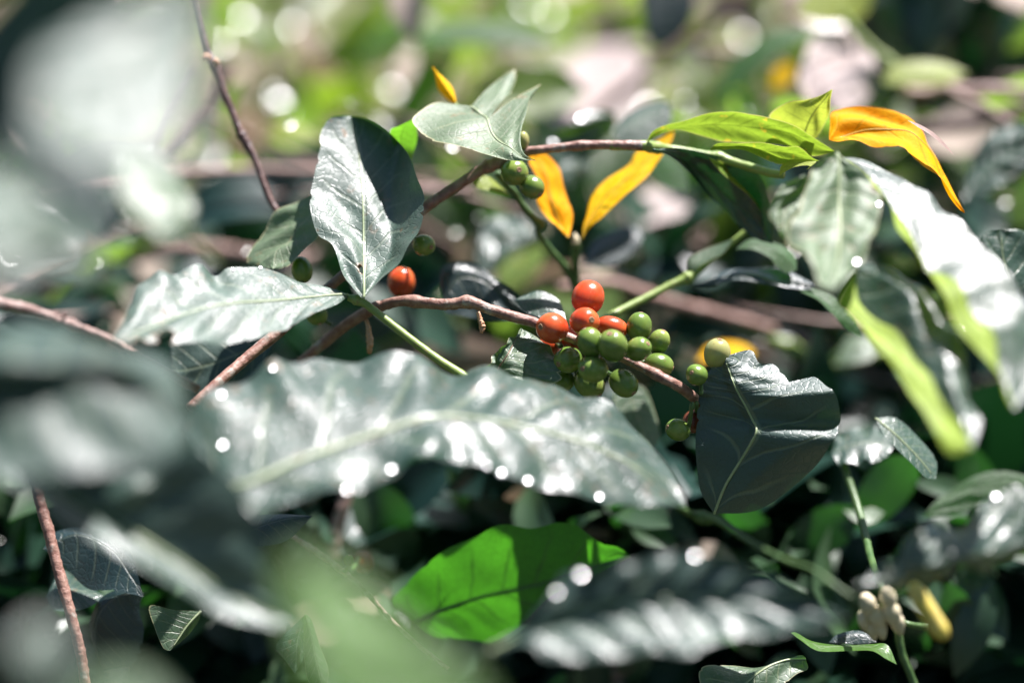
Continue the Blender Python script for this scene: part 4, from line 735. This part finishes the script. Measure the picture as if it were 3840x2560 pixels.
# ------------------------------------------------------------------ undergrowth (one mass nobody could count), leaf litter and the ground
def hm(base, var, trans, rough, tr, name, spec=.5):
    m, n, l = mat(name)
    at = n.new('ShaderNodeAttribute'); at.attribute_name = 'hue'; h = at.outputs['Fac']
    nz = noise(n, l, n.new('ShaderNodeNewGeometry').outputs['Position'], 60, 3)
    col = mixc(n, l, h, base, var); col = mixc(n, l, mth(n, l, 'MULTIPLY', nz, .4), col, tuple(c*.6 for c in base))
    pr = n.new('ShaderNodeBsdfPrincipled'); l.new(col, pr.inputs['Base Color']); l.new(mth(n, l, 'MULTIPLY_ADD', nz, .2, rough-.1), pr.inputs['Roughness']); pr.inputs['Specular IOR Level'].default_value = spec
    ts = n.new('ShaderNodeBsdfTranslucent'); l.new(mixc(n, l, h, trans, tuple(min(1, c*1.5) for c in trans)), ts.inputs[0])
    mx = n.new('ShaderNodeMixShader'); mx.inputs[0].default_value = tr; l.new(pr.outputs[0], mx.inputs[1]); l.new(ts.outputs[0], mx.inputs[2])
    o = n.new('ShaderNodeOutputMaterial'); l.new(mx.outputs[0], o.inputs[0]); return m
def many_leaves(name, specs, material, label=None, cat=None, bend=1.0):
    """specs: (centre, length, width, direction, normal, hue); one mesh"""
    V, F, Hh = [], [], []; n, k = 7, 5
    tt = np.linspace(0, 1, n); uu = np.linspace(-1, 1, k); pf = np.sin(np.pi*np.clip(tt, .0, 1)**.85)**.8
    for (c, L_, W_, d, nr, h) in specs:
        d = d/np.linalg.norm(d); nr = nr-d*np.dot(nr, d); nr /= np.linalg.norm(nr); s = np.cross(d, nr)
        g = rng.normal(0, 1, 3); o = len(V)*1
        for i in range(n):
            for j in range(k):
                t_, u_ = tt[i]-.5, uu[j]
                p = c+d*L_*t_+s*W_*.5*u_*max(pf[i], .02)+bend*nr*L_*(-.35*t_*t_*(1+.4*g[0])+.10*abs(u_)*pf[i]*W_/L_*1.2+.03*g[1]*math.sin(9*t_+g[2])*abs(u_))
                V.append(p); Hh.append(h)
        F += grid_faces(n, k, o)
    ob = mesh_obj(name, V, F, material); a = ob.data.attributes.new('hue', 'FLOAT', 'POINT'); a.data.foreach_set('value', np.array(Hh, float))
    return tag(ob, label, cat, None, 'stuff')
def field(count, xr, yr, zr, size, up=1.0, keep=None, aspect=.42):
    out = []
    for _ in range(count):
        x, y, z = rng.uniform(*xr), rng.uniform(*yr), rng.uniform(*zr)
        if keep and not keep(x, y, z): continue
        d = rng.normal(0, 1, 3); d[2] -= .3; nr = rng.normal(0, .55, 3)+np.array([0, -.15, up]); L_ = rng.uniform(*size)
        out.append((P(x, y, z), L_, L_*rng.uniform(aspect*.8, aspect*1.2), d, nr, rng.uniform(0, 1)))
    return out
und = hm((.008,.034,.030), (.022,.062,.032), (.015,.09,.018), .38, .09, 'undergrowth_leaf')  # teal shade of the undergrowth is part of this colour
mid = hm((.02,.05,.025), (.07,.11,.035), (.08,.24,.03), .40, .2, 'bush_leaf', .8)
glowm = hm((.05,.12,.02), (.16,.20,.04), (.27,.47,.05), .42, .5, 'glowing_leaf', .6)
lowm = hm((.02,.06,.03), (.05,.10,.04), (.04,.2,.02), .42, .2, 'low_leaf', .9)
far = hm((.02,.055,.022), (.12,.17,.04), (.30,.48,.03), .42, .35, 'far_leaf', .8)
lit = hm((.34,.25,.19), (.50,.42,.35), (.4,.28,.18), .5, .15, 'litter_leaf')
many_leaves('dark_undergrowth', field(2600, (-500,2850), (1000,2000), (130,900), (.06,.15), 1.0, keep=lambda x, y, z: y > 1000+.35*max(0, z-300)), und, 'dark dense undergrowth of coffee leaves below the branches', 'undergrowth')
many_leaves('dark_undergrowth', field(120, (1950,2900), (-250,260), (420,1000), (.08,.15), 1.0), und, 'dark coffee foliage in the upper right corner', 'undergrowth')
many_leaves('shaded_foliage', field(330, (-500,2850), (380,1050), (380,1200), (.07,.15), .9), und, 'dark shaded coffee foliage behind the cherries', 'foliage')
many_leaves('glowing_foliage', field(150, (-500,2850), (-150,760), (260,1300), (.05,.11), .5), glowm, 'scattered sunlit yellow green foliage behind the branches', 'foliage')
many_leaves('dead_foliage', field(190, (-500,2850), (-150,900), (260,1500), (.05,.12), .8)+field(28, (-200,2550), (1080,1560), (95,180), (.03,.06), .8), lit, 'scattered cream and brown dead leaves caught in the bush', 'dead leaves')
many_leaves('glossy_dark_foliage', field(70, (1450,2500), (470,1060), (235,430), (.06,.12), .9)+field(60, (-200,1100), (450,1000), (200,450), (.06,.12), .9), und, 'dark glossy coffee leaves behind the berries', 'foliage')
many_leaves('sunlit_low_foliage', field(120, (-200,2550), (1060,1580), (88,135), (.02,.065), .7), lowm, 'small sunlit leaves crowding the dark below the silver leaf', 'foliage')
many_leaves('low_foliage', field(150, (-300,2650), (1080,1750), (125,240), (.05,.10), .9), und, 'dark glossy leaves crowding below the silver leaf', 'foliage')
many_leaves('bush_foliage', field(420, (-500,2850), (330,1150), (330,1300), (.06,.14), .9), mid, 'blurred green coffee foliage behind the branches', 'foliage')
many_leaves('far_foliage', field(900, (-700,3050), (-300,520), (900,3200), (.08,.18), .9), far, 'blurred olive green foliage in the sunlit distance', 'foliage')

# a tangle of thin dead twigs
V, F = [], []
for q_ in range(70):
    x, y, z = (rng.uniform(-300, 2650), rng.uniform(100, 1100), rng.uniform(220, 1000)) if q_ < 95 else (rng.uniform(-200, 2550), rng.uniform(1040, 1600), rng.uniform(85, 230)); a = rng.normal(0, .6)+(math.pi if rng.random() < .5 else 0); L_ = rng.uniform(.1, .35)
    c0 = P(x, y, z); dv = RT*math.cos(a)+UP*math.sin(a)+FW*rng.normal(0, .5); dv /= np.linalg.norm(dv); tt = np.linspace(0, 1, 10)
    bend = np.cross(dv, rng.normal(0, 1, 3)); pts = c0+np.outer(tt-.5, dv)*L_+np.outer((tt-.5)**2, bend)*L_*.5
    v, f = tube_world(pts, np.linspace(.0035, .0018, 10)*(rng.uniform(.4, .95) if q_ < 95 else rng.uniform(.3, .7)), 7, .1, int(abs(x))); o = len(V); V += [tuple(q) for q in v]; F += [tuple(k+o for k in q) for q in f]
tag(mesh_obj('twig_tangle', V, F, M['bark_pale']), 'blurred tangle of dead pinkish twigs in the background', 'twigs', None, 'stuff')
# unseen leaf screen added behind and beside the camera to cut sky light
sp = []
for _ in range(1500):
    k = rng.uniform(); x, y = (rng.uniform(-3.2, 3.2), rng.uniform(-1.9, -.9)) if k < .6 else (rng.choice([-1, 1])*rng.uniform(1.9, 2.7), rng.uniform(-1.2, 1.6))
    L_ = rng.uniform(.16, .3); d_ = rng.normal(0, 1, 3); sp.append((np.array([x, y, rng.uniform(.05, 2.5)]), L_, L_*.5, d_, rng.normal(0, .8, 3)+np.array([0, .5, .5]), rng.uniform(0, 1)))
many_leaves('sky_blocking_foliage', sp, und, 'unseen dark foliage added around the camera to block low sky light', 'foliage')
def ground_z(x, y): return .02*np.sin(x*2.1+.5)+.025*np.sin(y*1.7)+.12*np.clip(y-2.5, 0, 60)
gx, gy = np.meshgrid(np.linspace(-40, 40, 161), np.concatenate([np.linspace(-6, 8, 120), np.linspace(8.5, 70, 40)]), indexing='xy')
gv = np.stack([gx.ravel(), gy.ravel(), ground_z(gx, gy).ravel()], 1)
m, n, l = mat('leafy_soil'); geo = n.new('ShaderNodeNewGeometry').outputs['Position']
a = noise(n, l, geo, 3, 6); b = noise(n, l, geo, 22, 4)
sx = n.new('ShaderNodeSeparateXYZ'); l.new(geo, sx.inputs[0])
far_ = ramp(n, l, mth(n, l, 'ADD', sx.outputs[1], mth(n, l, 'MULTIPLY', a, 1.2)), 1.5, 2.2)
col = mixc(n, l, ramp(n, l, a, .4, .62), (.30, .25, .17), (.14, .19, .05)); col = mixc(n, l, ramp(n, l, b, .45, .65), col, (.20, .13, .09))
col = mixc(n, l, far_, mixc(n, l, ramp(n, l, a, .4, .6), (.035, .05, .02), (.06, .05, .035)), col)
pr = n.new('ShaderNodeBsdfPrincipled'); l.new(col, pr.inputs['Base Color']); pr.inputs['Roughness'].default_value = .85
bp = n.new('ShaderNodeBump'); bp.inputs['Distance'].default_value = .03; l.new(b, bp.inputs['Height']); l.new(bp.outputs[0], pr.inputs['Normal'])
o = n.new('ShaderNodeOutputMaterial'); l.new(pr.outputs[0], o.inputs[0])
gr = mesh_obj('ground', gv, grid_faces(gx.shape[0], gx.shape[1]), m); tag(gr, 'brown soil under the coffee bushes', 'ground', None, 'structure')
sp = []
for _ in range(2600):
    x, y = rng.uniform(-2.6, 2.6), rng.uniform(1.4, 6); c = np.array([x, y, float(ground_z(x, y))+rng.uniform(.01, .04)]); L_ = rng.uniform(.06, .15)
    d = rng.normal(0, 1, 3); d[2] *= .25; sp.append((c, L_, L_*.42, d, np.array([0, 0, 1])+rng.normal(0, .3, 3), rng.uniform(0, 1)))
many_leaves('leaf_litter', sp, lit, 'dry brown fallen leaves on the ground', 'leaf litter')

# tiny leaves added and turned to mirror the sun (they blur to the round discs)
glm = hm((.05,.10,.05), (.10,.14,.06), (.2,.4,.04), .24, .2, 'glossy_small_leaf', .7)
sp = []
def glint(x, y, z, size, jit=.03):
    c = P(x, y, z); vw = CAM-c; vw /= np.linalg.norm(vw); h = vw+SUN; h /= np.linalg.norm(h); h = h+rng.normal(0, jit, 3)
    sp.append((c, size, size*.6, np.cross(h, rng.normal(0, 1, 3)), h, rng.uniform(0, 1)))
for (x, y) in ((635,95),(650,130),(620,215),(637,235),(785,155),(655,385),(690,390),(610,360),(487,370),(410,375),(460,465),(390,520),(900,205),(1180,15),(1210,5),(1270,30),(680,60),(1490,250),(1890,10),(2030,10),(2205,305),(1950,300),(510,95),(560,40),(540,480),(500,540),(200,490),(215,690),(960,330),(1340,590),(1300,300)):
    z_ = rng.uniform(550, 1300); glint(x+rng.uniform(-6, 6), y+rng.uniform(-6, 6), z_, rng.uniform(.009, .014)*(1+z_/2500))
for _ in range(90): glint(rng.uniform(-300, 2650), rng.uniform(-200, 620), rng.uniform(700, 2400), rng.uniform(.007, .016), .06)
for _ in range(60): glint(rng.uniform(-200, 2550), rng.uniform(1020, 1600), rng.uniform(110, 450), rng.uniform(.0025, .005), .10)
for _ in range(80): glint(rng.uniform(-100, 2450), rng.uniform(230, 1000), rng.uniform(110, 500), rng.uniform(.0025, .006), .10)
many_leaves('glint_foliage', sp, glm, 'tiny added leaves turned to glint in the sunlit background', 'foliage', bend=.25)
